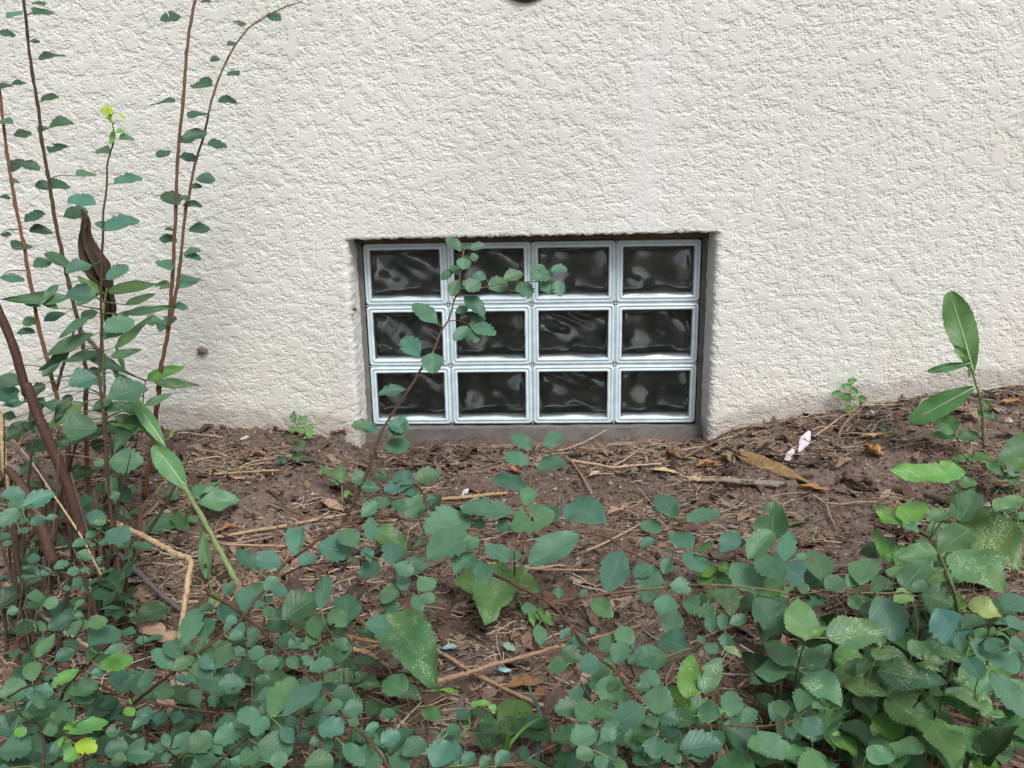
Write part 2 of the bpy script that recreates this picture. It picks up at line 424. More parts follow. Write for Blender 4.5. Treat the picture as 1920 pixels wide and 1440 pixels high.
# ------------------------------------------------------------------ glass block window
def rrect(hw, hh, r, y, k=5, wob=0.0):
    pts = []
    for cx, cz, a0 in ((hw-r, hh-r, 0), (-hw+r, hh-r, 90), (-hw+r, -hh+r, 180), (hw-r, -hh+r, 270)):
        for i in range(k+1):
            a = R(a0+90*i/k); pts.append((cx+r*math.cos(a), y, cz+r*math.sin(a)))
    # subdivide the straight runs
    out = []
    n = len(pts)
    for i in range(n):
        p, q = np.array(pts[i]), np.array(pts[(i+1) % n]); L = np.linalg.norm(q-p)
        m = 14 if L > 0.02 else 1
        for j in range(m): out.append(p+(q-p)*j/m)
    out = np.array(out)
    if wob:
        nn = fbm(out[:, 0]/0.028+1.3, out[:, 2]/0.028, 2, 0.5, 60)
        w = np.where(out[:, 2] < -hh*0.7, 1.0, 0.35)
        out[:, 0] -= np.sign(out[:, 0])*wob*nn*0.5*(np.abs(out[:, 0]) > hw*0.9)
        out[:, 2] += wob*nn*w*(np.abs(out[:, 2]) > hh*0.9)
    return out
def loft(loops, mis, cap=False):
    V = np.concatenate(loops); F = []; mi = []; n = len(loops[0])
    for k in range(len(loops)-1):
        for i in range(n):
            j = (i+1) % n
            F.append((k*n+i, k*n+j, (k+1)*n+j, (k+1)*n+i)); mi.append(mis[k])
    return V, F, mi
win = empty('glass_block_window', (0, 0, -0.02), 'basement window of twelve wavy glass blocks set in a grey mortar bed', 'window')
BW, BH = 0.0993, 0.0743
WPH = [0.0, 0.0, 0.0]
def wave(x, z):
    a = 0.75*x-0.95*z
    return (math.sin(2*math.pi*(a/0.125)+1.1*math.sin(z/0.034+WPH[1])+0.6+WPH[0])*0.0027 +
            math.sin(2*math.pi*((x+0.5*z)/0.080)+2.0+WPH[1])*0.0010 + math.sin(2*math.pi*((z-0.3*x)/0.065)+0.4+WPH[2])*0.0006)
def grid_pane(hw, hh, y0, amp, curl, nx, nz, sgn=1, ph=0.0):
    V = []; F = []
    for j in range(nz+1):
        for i in range(nx+1):
            # finer near the edges
            u = -math.cos(math.pi*i/nx)*0.55+(2*i/nx-1)*0.45; v = -math.cos(math.pi*j/nz)*0.55+(2*j/nz-1)*0.45
            x, z = u*hw, v*hh
            ed = min(hw-abs(x), hh-abs(z))
            e = max(0.0, 1-ed/0.014)
            k = min(1.0, ed/0.012)
            y = y0+amp*wave(sgn*x+ph, z+ph)*(0.25+0.75*k)-curl*e*e
            V.append((x, y, z))
    for j in range(nz):
        for i in range(nx):
            a = j*(nx+1)+i; F.append((a, a+1, a+nx+2, a+nx+1))
    return V, F
def make_block():
    b = bpy.data.objects.new('glass_block', None); C.objects.link(b); b.parent = win; b.empty_display_size = 0.03
    prof = [(0.0, 0.030, 0), (0.0, 0.008, 0), (0.0008, 0.0042, 0), (0.0028, 0.0012, 0), (0.0058, 0.0, 0), (0.0078, 0.0028, 1), (0.0094, 0.0028, 1), (0.0112, 0.0, 0), (0.0150, 0.0006, 0), (0.0164, 0.004, 0)]
    loops = [rrect(BW-i, BH-i, max(0.003, 0.009-i*0.4), y, 5, 0.0012 if i > 0.0145 else 0) for i, y, _ in prof]
    V, F, mi = loft(loops, [p[2] for p in prof[1:]])
    new_mesh('rim', V, F, [RIM, GROOVE], b, mi=mi)
    loops = [rrect(BW-0.0164, BH-0.0164, 0.003, 0.004, 5, 0.0012), rrect(BW-0.0160, BH-0.0155, 0.004, 0.009), rrect(BW-0.0150, BH-0.0150, 0.004, 0.014), rrect(BW-0.0150, BH-0.0150, 0.004, 0.024), rrect(BW-0.0152, BH-0.0152, 0.005, 0.036)]
    for lp, up_ in zip(loops, (0.0, 0.0042, 0.0085, 0.0092, 0.0096)):
        q = np.clip(-lp[:, 2]/BH, 0, 1)**3; lp[:, 2] += q*up_*1.25
    V, F, mi = loft(loops, [0]*4)
    new_mesh('cavity_wall', V, F, CAVITY, b)
    return b
def panes(b, k):
    """every pressed block ripples a little differently"""
    rg = random.Random(100+k); WPH[:] = [rg.uniform(-0.9, 0.9), rg.uniform(-1.2, 1.2), rg.uniform(-1.5, 1.5)]
    V, F = grid_pane(BW-0.0155, BH-0.0155, 0.0062, 0.85, 0.0052, 48, 36)
    new_mesh('front_pane', V, F, PANE, b)
    V, F = grid_pane(BW-0.0150, BH-0.0198, 0.0345, 2.9, 0.010, 48, 36, -1, 0.02)
    V = [(x, y, z+0.0046) for x, y, z in V]
    new_mesh('rear_pane', V, F, REAR, b)
blk = make_block()
first = True
for j in range(3):
    for i in range(4):
        if first: bb = blk; first = False
        else:
            bb = blk.copy(); C.objects.link(bb); bb.parent = win
            for ch in list(blk.children):
                if ch.name.split('.')[0] in ('front_pane', 'rear_pane'): continue
                c = ch.copy(); C.objects.link(c); c.parent = bb
        bb.location = (-0.3+0.2*i, 0.0, 0.075+0.15*j+0.02)
        panes(bb, j*4+i)
def boxmesh(x0, x1, y0, y1, z0, z1, sub=None, wob=0.0, seed=0):
    """a box whose faces are gridded and made slightly uneven"""
    V = []; F = []
    def face(o, a, b, na, nb):
        s = len(V)
        for j in range(nb+1):
            for i in range(na+1):
                V.append(np.array(o)+np.array(a)*i/na+np.array(b)*j/nb)
        for j in range(nb):
            for i in range(na):
                k = s+j*(na+1)+i; F.append((k, k+1, k+na+2, k+na+1))
    dx, dy, dz = x1-x0, y1-y0, z1-z0
    st = sub or 0.02
    c = lambda L: max(1, int(L/st))
    face((x0, y0, z0), (dx, 0, 0), (0, 0, dz), c(dx), c(dz)); face((x1, y1, z0), (-dx, 0, 0), (0, 0, dz), c(dx), c(dz))
    face((x0, y1, z0), (0, -dy, 0), (0, 0, dz), c(dy), c(dz)); face((x1, y0, z0), (0, dy, 0), (0, 0, dz), c(dy), c(dz))
    face((x0, y0, z1), (dx, 0, 0), (0, dy, 0), c(dx), c(dy)); face((x0, y1, z0), (dx, 0, 0), (0, -dy, 0), c(dx), c(dy))
    V = np.array(V)
    if wob:
        V = V+wob*np.stack([pn(V[:, 2]/0.04, V[:, 1]/0.04+V[:, 0]/0.05, seed), pn(V[:, 0]/0.05, V[:, 2]/0.04+V[:, 1]/0.05, seed+1), pn(V[:, 0]/0.05, V[:, 1]/0.04+V[:, 2]/0.05, seed+2)], -1)
    return V, F
def box_obj(name, dims, m, parent, sub=0.01, wob=0.0012, seed=70):
    V, F = boxmesh(*dims, sub, wob, seed)
    o = new_mesh(name, V, F, m); child_offset(o, parent); return o
box_obj('mortar_sill', (-0.425, 0.425, -0.022, 0.06, -0.16, -0.0025), MORTAR, win, 0.008, 0.003)
box_obj('mortar_side', (-0.43, -0.4015, 0.004, 0.06, -0.0025, 0.455), MORTAR, win, 0.008, 0.002, 73)
box_obj('mortar_side', (0.4015, 0.43, 0.004, 0.06, -0.0025, 0.455), MORTAR, win, 0.008, 0.002, 76)
box_obj('seam_sheet', (-0.4012, 0.4012, 0.016, 0.022, 0.0, 0.4505), SEAM, win, 0.05, 0)
# the seam sheet must not run behind the panes: open it per block
bpy.data.objects.remove(bpy.data.objects['seam_sheet'])
def seam_bars():
    V = []; F = []
    def add(d):
        v, f = boxmesh(*d, 0.2, 0); s = len(V); V.extend(v); F.extend([tuple(q+s for q in g) for g in f])
    for k in range(1, 4):
        x = -0.4+0.2*k; add((x-0.00068, x+0.00068, 0.0024, 0.06, 0.0, 0.45))
    for j in range(1, 3):
        for k in range(4):
            x = -0.4+0.2*k; z = 0.15*j; add((x+0.00075, x+0.19925, 0.0024, 0.06, z-0.00068, z+0.00068))
    o = new_mesh('silicone_seam', V, F, SEAM, smooth=False); child_offset(o, win)
seam_bars()
box_obj('wood_shim', (-0.425, 0.425, -0.012, 0.05, 0.4525, 0.482), SHIM, win, 0.01, 0.0015, 79)
box_obj('dark_room_sheet', (-0.43, 0.43, 0.085, 0.10, -0.16, 0.48), mat_plain('unlit_basement', (0.012, 0.012, 0.012), 0.9, 0.1), win, 0.1, 0)  # near-black sheet stands in for the darkness of the unlit room

# ------------------------------------------------------------------ black fixture that just reaches into the top of the frame
def lathe(prof, n=28):
    V = []; F = []
    for r, z in prof:
        for i in range(n):
            a = 2*math.pi*i/n; V.append((r*math.cos(a), r*math.sin(a), z))
    for k in range(len(prof)-1):
        for i in range(n):
            j = (i+1) % n; F.append((k*n+i, k*n+j, (k+1)*n+j, (k+1)*n+i))
    return V, F
fx = P(986, 3, WALL_Y-0.014)
FR = 0.064
lamp = empty('wall_fixture', (fx[0], WALL_Y+0.003, fx[2]+FR), 'black round cover plate on the wall, cut off by the top of the photo', 'wall fixture')
V, F = lathe([(FR*0.001, 0.0165), (FR*0.5, 0.0163), (FR*0.85, 0.0150), (FR*0.97, 0.0115), (FR, 0.006), (FR*0.985, 0.0)], 48)
o = new_mesh('cover_dome', V, F, BLACK, lamp); o.rotation_euler = (R(90), 0, 0)
V, F = lathe([(0.0005, 0.0195), (0.004, 0.019), (0.005, 0.0172), (0.005, 0.014)], 14)
for sx in (-1, 1):
    o = new_mesh('screw', V, F, BLACK, lamp); o.rotation_euler = (R(90), 0, 0); o.location = (sx*0.036, 0, 0)

# ------------------------------------------------------------------ plants: builders
RNG = random.Random(7)
TINT = {'s': (0.068, 0.172, 0.104), 'd': (0.044, 0.125, 0.066), 'g': (0.070, 0.176, 0.070), 'm': (0.094, 0.212, 0.100),
        'M': (0.16, 0.29, 0.15), 'Y': (0.30, 0.47, 0.05), 'y': (0.12, 0.31, 0.07), 'l': (0.065, 0.15, 0.065),
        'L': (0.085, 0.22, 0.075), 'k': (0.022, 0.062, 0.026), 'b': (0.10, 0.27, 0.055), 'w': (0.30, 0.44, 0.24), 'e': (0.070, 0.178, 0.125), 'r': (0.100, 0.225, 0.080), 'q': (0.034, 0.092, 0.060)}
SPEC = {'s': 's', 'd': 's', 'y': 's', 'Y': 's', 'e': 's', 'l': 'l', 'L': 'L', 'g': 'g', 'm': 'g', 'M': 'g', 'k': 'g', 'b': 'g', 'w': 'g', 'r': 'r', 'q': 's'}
WEAR = {'r': (0.5, 0.16, 0.8), 'm': (0.55, 0.1, 0.7), 'M': (1.0, 0.25, 0.5), 'g': (0.12, 0.0, 0.5), 'k': (0.1, 0, 0.4), 'b': (0.45, 0.05, 0.5), 'w': (0.3, 0, 0.5), 's': (0.0, 0.0, 0.30), 'd': (0.0, 0.0, 0.30), 'l': (0.05, 0.05, 0.15), 'L': (0.1, 0, 0.35)}
def hw_profile(sp, t):
    if sp == 's': return (0.03+0.97*math.sin(math.pi*min(1, t**0.98)*0.975)**0.78*(0.88+0.24*t)) if t < 0.999 else 0.05
    if sp == 'l': return math.sin(math.pi*t**0.72)**1.15
    if sp == 'L': return (0.10+0.9*math.sin(math.pi*min(1, t**1.15)*0.97)**0.75) if t < 0.999 else 0.12
    return math.sin(math.pi*t**0.70)**0.78
class MB:
    """collects tubes and blades with a tint, wear and uv per vertex, and links them as one mesh object"""
    def __init__(s): s.V = []; s.F = []; s.T = []; s.Wr = []; s.U = []
    def add(s, V, F, tint, wear=(0, 0, 0), uv=None):
        b = len(s.V); s.V += [tuple(v) for v in V]; s.F += [tuple(i+b for i in f) for f in F]
        if isinstance(tint, list): s.T += tint
        else: s.T += [tint]*len(V)
        s.Wr += [wear]*len(V); s.U += uv if uv else [(0.25, 0.5)]*len(V)
    def build(s, name, m, parent=None, smooth=True):
        o = new_mesh(name, s.V, s.F, m, None, smooth)
        vcol(o, np.array(s.T, np.float32)); vcol(o, np.array(s.Wr, np.float32), 'wear')
        uvl = o.data.uv_layers.new(name='UVMap')
        li = np.zeros(len(o.data.loops), np.int32); o.data.loops.foreach_get('vertex_index', li)
        uvl.data.foreach_set('uv', np.array(s.U, np.float32)[li].ravel())
        if parent:
            o.parent = parent
            if parent.parent is None: o.matrix_parent_inverse = Matrix.Translation(-Vector(parent.location))
        return o
def tube(mb, pts, radii, tint, sides=6, wob=0.0, wear=(0, 0, 0), flat=1.0, tipc=None):
    pts = [np.array(p, float) for p in pts]; n = len(pts)
    t0 = pts[1]-pts[0]; up = np.array([0.13, -0.4, 0.9]); a = np.cross(t0, up); a = a/(np.linalg.norm(a)+1e-9)
    V = []; F = []; T = []
    for i in range(n):
        t = pts[min(i+1, n-1)]-pts[max(i-1, 0)]; t = t/(np.linalg.norm(t)+1e-9)
        a = a-t*np.dot(a, t); a = a/(np.linalg.norm(a)+1e-9); b = np.cross(t, a)
        r = radii[i]
        for k in range(sides):
            th = 2*math.pi*k/sides; q = r*(1+wob*RNG.uniform(-1, 1))
            V.append(pts[i]+a*q*math.cos(th)+b*q*flat*math.sin(th))
            T.append(tuple(tint) if tipc is None else tuple(np.array(tint)*(1-i/(n-1))+np.array(tipc)*(i/(n-1))))
    for i in range(n-1):
        for k in range(sides):
            j = (k+1) % sides; F.append((i*sides+k, i*sides+j, (i+1)*sides+j, (i+1)*sides+k))
    F.append(tuple(range(sides-1, -1, -1))); F.append(tuple((n-1)*sides+k for k in range(sides)))
    mb.add(V, F, T, wear)
def smooth_line(pts, m=6):
    """Catmull-Rom through the points"""
    p = [np.array(q, float) for q in pts]
    if len(p) < 3: return [p[0]+(p[-1]-p[0])*i/m for i in range(m+1)]
    out = []
    e = [2*p[0]-p[1]]+p+[2*p[-1]-p[-2]]
    for i in range(1, len(e)-2):
        for k in range(m):
            t = k/m
            out.append(0.5*((2*e[i])+(-e[i-1]+e[i+1])*t+(2*e[i-1]-5*e[i]+4*e[i+1]-e[i+2])*t*t+(-e[i-1]+3*e[i]-3*e[i+1]+e[i+2])*t**3))
    out.append(p[-1]); return out
def blade(mb, base, a, L, nrm, Wd, sp, tint, wear, droop=0.12, fold=0.25, side=0.0, rng=RNG):
    a = a/np.linalg.norm(a); nrm = nrm-a*np.dot(nrm, a); nrm /= np.linalg.norm(nrm); s = np.cross(nrm, a)
    n = 40 if sp in 's' else 39
    js = (-1, -0.62, -0.25, 0, 0.25, 0.62, 1)
    V = []; U = []; F = []
    rp = [rng.uniform(0, 6.28) for _ in range(3)]
    nt = rng.randint(4, 7); lob = rng.uniform(0.7, 1.3); asym = rng.uniform(-0.06, 0.06)
    for i in range(n+1):
        t = i/n; w = hw_profile(sp, t)*Wd/2
        for v in js:
            q = w
            if abs(v) == 1:
                if sp == 's':
                    rampv = min(1, max(0, (t-0.34)/0.2)); x = (t*nt+0.17*v) % 1.0
                    q *= 1-0.30*lob*rampv*(1-x)**0.9+0.12*rampv+0.03*math.sin(9*t+rp[0]*v)
                elif sp == 'g':
                    x = (t*13+0.2*v) % 1.0; q *= 1-0.15*(1-x)*min(1, t*4)+0.02*math.sin(7*t+rp[0])
                elif sp == 'r':
                    x = (t*11+0.2*v) % 1.0; q *= 1-0.12*(1-x)-0.42*max(0, float(pn(t*5+rp[0]*9, v*3+rp[1], 88))-0.12)
                elif sp == 'L':
                    x = (t*9+0.3*v) % 1.0; q *= 1-0.07*(1-x)
                else: q *= 1+0.03*math.sin(15*t+rp[0]*v)
            q *= 1+asym*v
            ck = 2.0 if sp in 'gr' else 1.0
            z = fold*abs(v)**1.2*w-droop*t*t*L+0.035*L*math.sin(5.5*t+rp[1])*abs(v)*v*0.6+ck*0.02*L*math.sin(11*t+rp[2]+v*2)*abs(v)+(ck-1)*0.012*L*math.sin(26*t-5*abs(v)+rp[0])*abs(v)**0.5*(1-t)
            V.append(base+a*(t*L*(1-0.25*droop*droop*t))+s*(v*q+side*L*t*t)+nrm*z); U.append((0.5+0.5*v, t))
    m = len(js)
    # now and then an insect has eaten a piece
    bite = (rng.uniform(0.3, 0.85)*n, rng.choice((0, 0.6, 5.4, 6)), rng.uniform(1.5, 4.5), rng.uniform(0.8, 2.0)) if sp in 'sgr' and rng.random() < 0.13 else None
    for i in range(n):
        for k in range(m-1):
            if bite and ((i-bite[0])/bite[2])**2+((k+0.5-bite[1])/bite[3])**2 < 1: continue
            b = i*m+k; F.append((b, b+1, b+m+1, b+m))
    mb.add(V, F, tint, wear, U)
REG = {'A': (0, 0, 3), 'B': (0, 360, 3), 'C': (0, 720, 4), 'D': (0, 1080, 4), 'E': (400, 720, 4), 'F': (400, 1080, 4), 'G': (800, 720, 4),
       'H': (800, 1080, 4), 'I': (1200, 760, 4), 'J': (1200, 1080, 4), 'K': (1480, 520, 4.36364), 'L': (1480, 780, 4.36364), 'M': (1480, 1100, 4.36364),
       'V': (620, 400, 4.8), 'X': (620, 640, 4.8), 'Z': (0, 0, 1)}
def px(reg, x, y):
    a, b, s = REG[reg]; return a+x/s, b+y/s
TOCAM = lambda p: (CAM-p)/np.linalg.norm(CAM-p)
def jitter_col(c, k=0.16):
    f = RNG.uniform(1-k*1.3, 1+k*1.3); g = max(-0.09, min(0.17, RNG.gauss(0.02, 0.08)))
    return (c[0]*f*(1+g), c[1]*f, c[2]*f*max(0.3, 1-g*2.0))
def leaf_at(parent, bu, bv, tu, tv, wpx, code, Pb, attach=None, up=0.6, name='leaf', petc=(0.19, 0.27, 0.10), prad=0.0007, droop=None, fold=None):
    """one leaf seen from pixel (bu,bv) to (tu,tv), wpx wide, its base at the 3-D point Pb"""
    tc = TOCAM(Pb)
    nrm = tc*(1-up)+np.array([0, 0, 1.0])*up+np.array([RNG.uniform(-1, 1), RNG.uniform(-1, 1), RNG.uniform(-0.4, 0.4)])*0.20
    nrm /= np.linalg.norm(nrm)
    if np.dot(nrm, tc) < 0.16: nrm = nrm+tc*(0.2-np.dot(nrm, tc)); nrm /= np.linalg.norm(nrm)
    d = ray(tu, tv); t = np.dot(Pb-CAM, nrm)/np.dot(d, nrm); Pt = CAM+d*t
    q, dep = proj(Pb); mpp = dep/FPX
    if code in 'sde': tu, tv = bu+(tu-bu)*1.06, bv+(tv-bv)*1.06
    lpx = math.hypot(tu-bu, tv-bv)
    L = np.linalg.norm(Pt-Pb)
    if not (t > 0) or L > 2.0*lpx*mpp:
        # too steep a view of that plane: take the tip half-way back to the picture plane
        Pt2 = CAM+d*(dep/np.dot(d, BAS[2])); v = Pt-Pb; k = min(1.0, 1.3*lpx*mpp/max(L, 1e-6)) if t > 0 else 0
        Pt = Pt2*(1-k)+Pt*k if t > 0 else Pt2; L = np.linalg.norm(Pt-Pb)
    # never through the wall or into the soil
    if Pt[1] > WALL_Y-0.012: Pt = CAM+ray(tu, tv)*((WALL_Y-0.012-CAM[1])/ray(tu, tv)[1]); L = np.linalg.norm(Pt-Pb)
    a = (Pt-Pb)/L
    nn = nrm-a*np.dot(nrm, a); nn /= np.linalg.norm(nn); s = np.cross(nn, a)
    q0, _ = proj(Pb+a*L*0.5-s*0.005); q1, _ = proj(Pb+a*L*0.5+s*0.005)
    ax = np.array([tu-bu, tv-bv])/max(lpx, 1e-6); per = abs((q1-q0)@np.array([-ax[1], ax[0]]))/0.01
    Wd = wpx*(1.16 if code in 'sdeq' else 1.08)/max(per, 60); sp = SPEC[code]
    Wd = min(Wd, {'s': 1.05, 'l': 0.42, 'L': 0.6, 'g': 0.95, 'r': 1.1}[sp]*L) if code != 'e' else min(Wd, 1.1*L)
    mb = MB()
    tint = jitter_col(TINT[code]); w = WEAR.get(code, (0, 0, 0.1)); w = (w[0]*RNG.uniform(0.7, 1.1), w[1], w[2])
    if code in 'sdl' and RNG.random() < 0.06: w = (w[0], 0.26, w[2])
    dr = RNG.uniform(-0.02, 0.22) if droop is None else droop
    fo = RNG.uniform(0.08, 0.42) if fold is None else fold
    blade(mb, Pb, a, L, nn, Wd, sp, tint, w, dr*0.6, fo, RNG.uniform(-0.06, 0.06))
    if code == 'L':      # the lettuce kind has a stout pale midrib
        ctr = [np.array(mb.V[i*7+3])+nn*0.0004 for i in range(0, 36, 3)]; m_ = len(ctr)
        tube(mb, ctr, [0.0019*(1-0.8*i/m_)*min(1.0, Wd/0.03) for i in range(m_)], (0.42, 0.55, 0.36), 6)
    if attach is not None:
        p = np.array(attach); g = np.linalg.norm(Pb-p)
        if g > 0.0015:
            mid = (p+Pb)/2+np.array([0, 0, 0.10*g])-a*0.12*g
            r0 = prad*(1.6 if g > 0.03 else 1.0)
            c0 = (0.10, 0.06, 0.035) if g > 0.03 else petc
            tube(mb, smooth_line([p, mid, Pb+a*0.06*L], 4), [r0*(1-0.4*i/8) for i in range(9)], c0, 5, tipc=petc)
    o = mb.build(name, LEAF, parent)
    return o
class Branch:
    def __init__(s, owner, pts, h=None, Y=None, r=(3, 1.5), tint=(0.11, 0.058, 0.035), tip=None, name='branch', leafy=True):
        """pts in photo pixels; h: heights above the soil at both ends, or Y: distances; r: widths in pixels at both ends"""
        n = len(pts); s.px = np.array(pts, float); s.w = []
        hs = h if h is None or len(h) == n else [h[0]+(h[-1]-h[0])*i/(n-1) for i in range(n)]
        ys = Y if Y is None or len(Y) == n else [Y[0]+(Y[-1]-Y[0])*i/(n-1) for i in range(n)]
        for i, (u, v) in enumerate(pts):
            s.w.append(H(u, v, hs[i]) if h is not None else P(u, v, ys[i]))
        s.line = smooth_line(s.w, 6); m = len(s.line)
        s.lpx = np.array([proj(p)[0] for p in s.line]); dep = [proj(p)[1] for p in s.line]
        mb = MB()
        rad = [max(0.00045, (r[0]+(r[1]-r[0])*i/(m-1))/2*dep[i]/FPX) for i in range(m)]
        # nodes: the stem thickens slightly where leaves sit
        big_ = r[0] > 12
        rad = [q*((1.04 if big_ else 1.18) if i % 6 == 0 and 0 < i < m-1 else 1.0) for i, q in enumerate(rad)]
        jit = [p+np.array([RNG.uniform(-1, 1), 0, RNG.uniform(-1, 1)])*(0.06 if big_ else 0.25)*rad[i] for i, p in enumerate(s.line)]
        tube(mb, jit, rad, tint, 12 if big_ else 7, 0.05 if big_ else 0.12, tipc=tip)
        s.o = mb.build(name, BARK, owner); s.owner = owner; s.leafy = leafy
    def near(s, u, v):
        d = np.hypot(s.lpx[:, 0]-u, s.lpx[:, 1]-v); i = int(d.argmin()); return d[i], s.line[i]
def depth_point(u, v, ref, toward=0.0):
    """the point seen at (u, v) at the same distance as ref (moved towards the camera by 'toward')"""
    d = ray(u, v); return CAM+d*((np.dot(ref-CAM, BAS[2])-toward)/np.dot(d, BAS[2]))
def parse(txt):
    out = []; reg = None
    for tok in txt.split():
        if tok.endswith(':'): reg = tok[:-1]; continue
        c = 's'
        if tok[-1].isalpha(): c = tok[-1]; tok = tok[:-1]
        x0, y0, x1, y1, w = [float(k) for k in tok.split(',')]
        a, b = px(reg, x0, y0), px(reg, x1, y1)
        out.append((a[0], a[1], b[0], b[1], w/REG[reg][2], c))
    return out
def plant(name, base, label, cat, group=None):
    return empty(name, base, label, cat, group)
def rpts(reg, *xy): return [px(reg, x, y) for x, y in xy]
BR = (0.085, 0.042, 0.026); RED = (0.16, 0.075, 0.042); GRN = (0.16, 0.25, 0.08); DK = (0.05, 0.03, 0.022)

# ------------------------------------------------------------------ the spirea shrubs
g0 = H(150, 1110, 0)
SP1 = plant('spirea_shrub', g0, 'tall spirea shrub at left with upright reddish stems and small lobed leaves', 'shrub', 'spirea shrubs')
SP2 = plant('spirea_shrub', H(240, 1400, 0), 'low spirea growth with bright yellow-green new leaves in the bottom left corner', 'shrub', 'spirea shrubs')
SP3 = plant('spirea_shrub', H(520, 1090, 0), 'arching spirea cane whose thin leafy side shoot rises in front of the glass blocks', 'shrub', 'spirea shrubs')
SP4 = plant('spirea_shrub', H(930, 1080, 0.0), 'spreading spirea canes with round blue-green leaves right of bottom centre', 'shrub', 'spirea shrubs')
SP5 = plant('spirea_shrub', H(560, 1250, 0), 'low spirea canes with dense leaves left of bottom centre, below the arching cane', 'shrub', 'spirea shrubs')
BRS = []
def br(*a, **k):
    b = Branch(*a, **k); BRS.append(b); return b
# upright stems on the left
br(SP1, rpts('A', (130, -30), (155, 200), (180, 400), (215, 600), (235, 780), (270, 980), (300, 1180), (350, 1430))[::1][::-1] and rpts('C', (690, 900), (660, 700), (640, 350), (645, 60))+rpts('B', (480, 1000), (470, 900), (450, 770), (390, 520), (350, 350))+rpts('A', (300, 1180), (270, 980), (235, 780), (215, 600), (180, 400), (155, 200), (130, -30)), Y=(-0.52, -0.42), r=(9, 5), tint=RED, tip=DK)
br(SP1, rpts('C', (530, 1000), (520, 600), (500, 260), (450, 160), (400, 0))+rpts('B', (280, 990), (215, 740), (165, 480), (130, 280), (85, 60))+rpts('A', (40, 860), (0, 530), (-30, 300)), Y=(-0.56, -0.48), r=(9, 5), tint=RED, tip=(0.22, 0.10, 0.05))
br(SP1, rpts('D', (1030, 750), (980, 480), (920, 100))+rpts('C', (870, 1400), (860, 1200), (830, 950), (800, 600), (780, 300), (750, 0))+rpts('B', (560, 1000), (570, 800), (570, 500), (580, 200))+rpts('A', (580, 1200), (600, 1060), (605, 920), (640, 800)), Y=(-0.72, -0.60), r=(8, 3), tint=(0.09, 0.048, 0.034), tip=(0.08, 0.06, 0.04))
br(SP1, rpts('A', (635, 805), (640, 740), (630, 690), (612, 640), (600, 590)), Y=(-0.60, -0.60), r=(3, 1.5), tint=GRN, tip=(0.4, 0.55, 0.1))
s4 = br(SP1, rpts('C', (1080, 850), (1130, 550), (1180, 150), (1200, 0))+rpts('B', (890, 1120), (905, 1000), (950, 760), (955, 680), (970, 480), (990, 100))+rpts('A', (1000, 900), (1030, 560), (1050, 300), (1075, 120), (1105, -30)), Y=(-0.40, -0.34), r=(9, 5), tint=RED, tip=(0.20, 0.11, 0.07))
br(SP1, rpts('B', (950, 760), (965, 690), (985, 600), (1010, 440), (1045, 100))+rpts('A', (1060, 1120), (1090, 950), (1150, 750), (1200, 530), (1280, 330), (1370, 190), (1450, 120), (1600, 40), (1700, 10)), Y=(-0.38, -0.34), r=(7, 2), tint=RED, tip=(0.20, 0.18, 0.10))
# the old thick stem and more bare stems in the thicket
br(SP1, rpts('C', (620, 1150), (600, 1080), (540, 860), (450, 620), (340, 360), (265, 190), (200, 10))+rpts('B', (150, 1130), (80, 880), (0, 690), (-60, 540)), Y=(-0.72, -0.66), r=(21, 15), tint=(0.085, 0.040, 0.028), tip=(0.065, 0.032, 0.024), leafy=False)
br(SP1, rpts('C', (400, 1350), (330, 1130), (270, 950), (160, 760), (60, 640)), Y=(-0.78, -0.72), r=(22, 14), tint=(0.085, 0.042, 0.028), leafy=False)
br(SP1, rpts('D', (170, 860), (165, 480), (150, 120))+rpts('C', (120, 1250), (100, 1000), (85, 900)), Y=(-0.86, -0.84), r=(13, 10), tint=(0.085, 0.06, 0.035), tip=(0.06, 0.045, 0.03), leafy=False)
br(SP1, rpts('C', (1020, 1420), (1035, 1250), (1045, 1050), (1070, 930)), Y=(-0.62, -0.58), r=(9, 8), tint=RED, leafy=False)
br(SP1, rpts('C', (560, 1330), (510, 1000), (520, 800)), Y=(-0.66, -0.62), r=(8, 6), tint=(0.10, 0.05, 0.035), leafy=False)
br(SP1, rpts('C', (760, 1330), (745, 1150), (720, 900), (700, 800)), Y=(-0.70, -0.66), r=(9, 7), tint=(0.09, 0.045, 0.03), leafy=False)
br(SP1, rpts('D', (960, 380), (900, 60))+rpts('C', (880, 1300),), Y=(-0.80, -0.77), r=(9, 8), tint=(0.085, 0.04, 0.028), leafy=False)
# low canes, bottom left
br(SP2, rpts('D', (460, 920), (480, 860), (560, 760), (640, 690), (720, 600), (830, 500)), h=(0.10, 0.20), r=(6, 3), tint=BR)
br(SP2, rpts('D', (1880, 1010), (1700, 1030), (1300, 980), (1050, 930), (900, 900), (740, 810)), h=(0.05, 0.12), r=(5, 5), tint=(0.13, 0.075, 0.045))
br(SP2, rpts('D', (820, 1400), (960, 1200), (1010, 1050), (1000, 950), (960, 880)), h=(0.10, 0.18), r=(5, 3), tint=BR)
br(SP2, rpts('D', (1400, 1460), (1330, 1370), (1270, 1300)), h=(0.16, 0.2), r=(4, 3), tint=BR)
br(SP2, rpts('D', (-20, 950), (90, 890), (180, 840), (320, 800)), h=(0.14, 0.2), r=(5, 3), tint=BR)
br(SP2, rpts('D', (430, 1370), (480, 1240), (560, 1120), (640, 1060)), h=(0.14, 0.22), r=(4, 3), tint=GRN)
br(SP2, rpts('D', (320, 1460), (330, 1250), (290, 1120), (220, 1090), (130, 1030)), h=(0.08, 0.12), r=(5, 3), tint=BR)
br(SP2, rpts('D', (60, 520), (240, 420), (360, 430), (460, 450), (560, 470)), h=(0.16, 0.2), r=(4, 3), tint=BR)
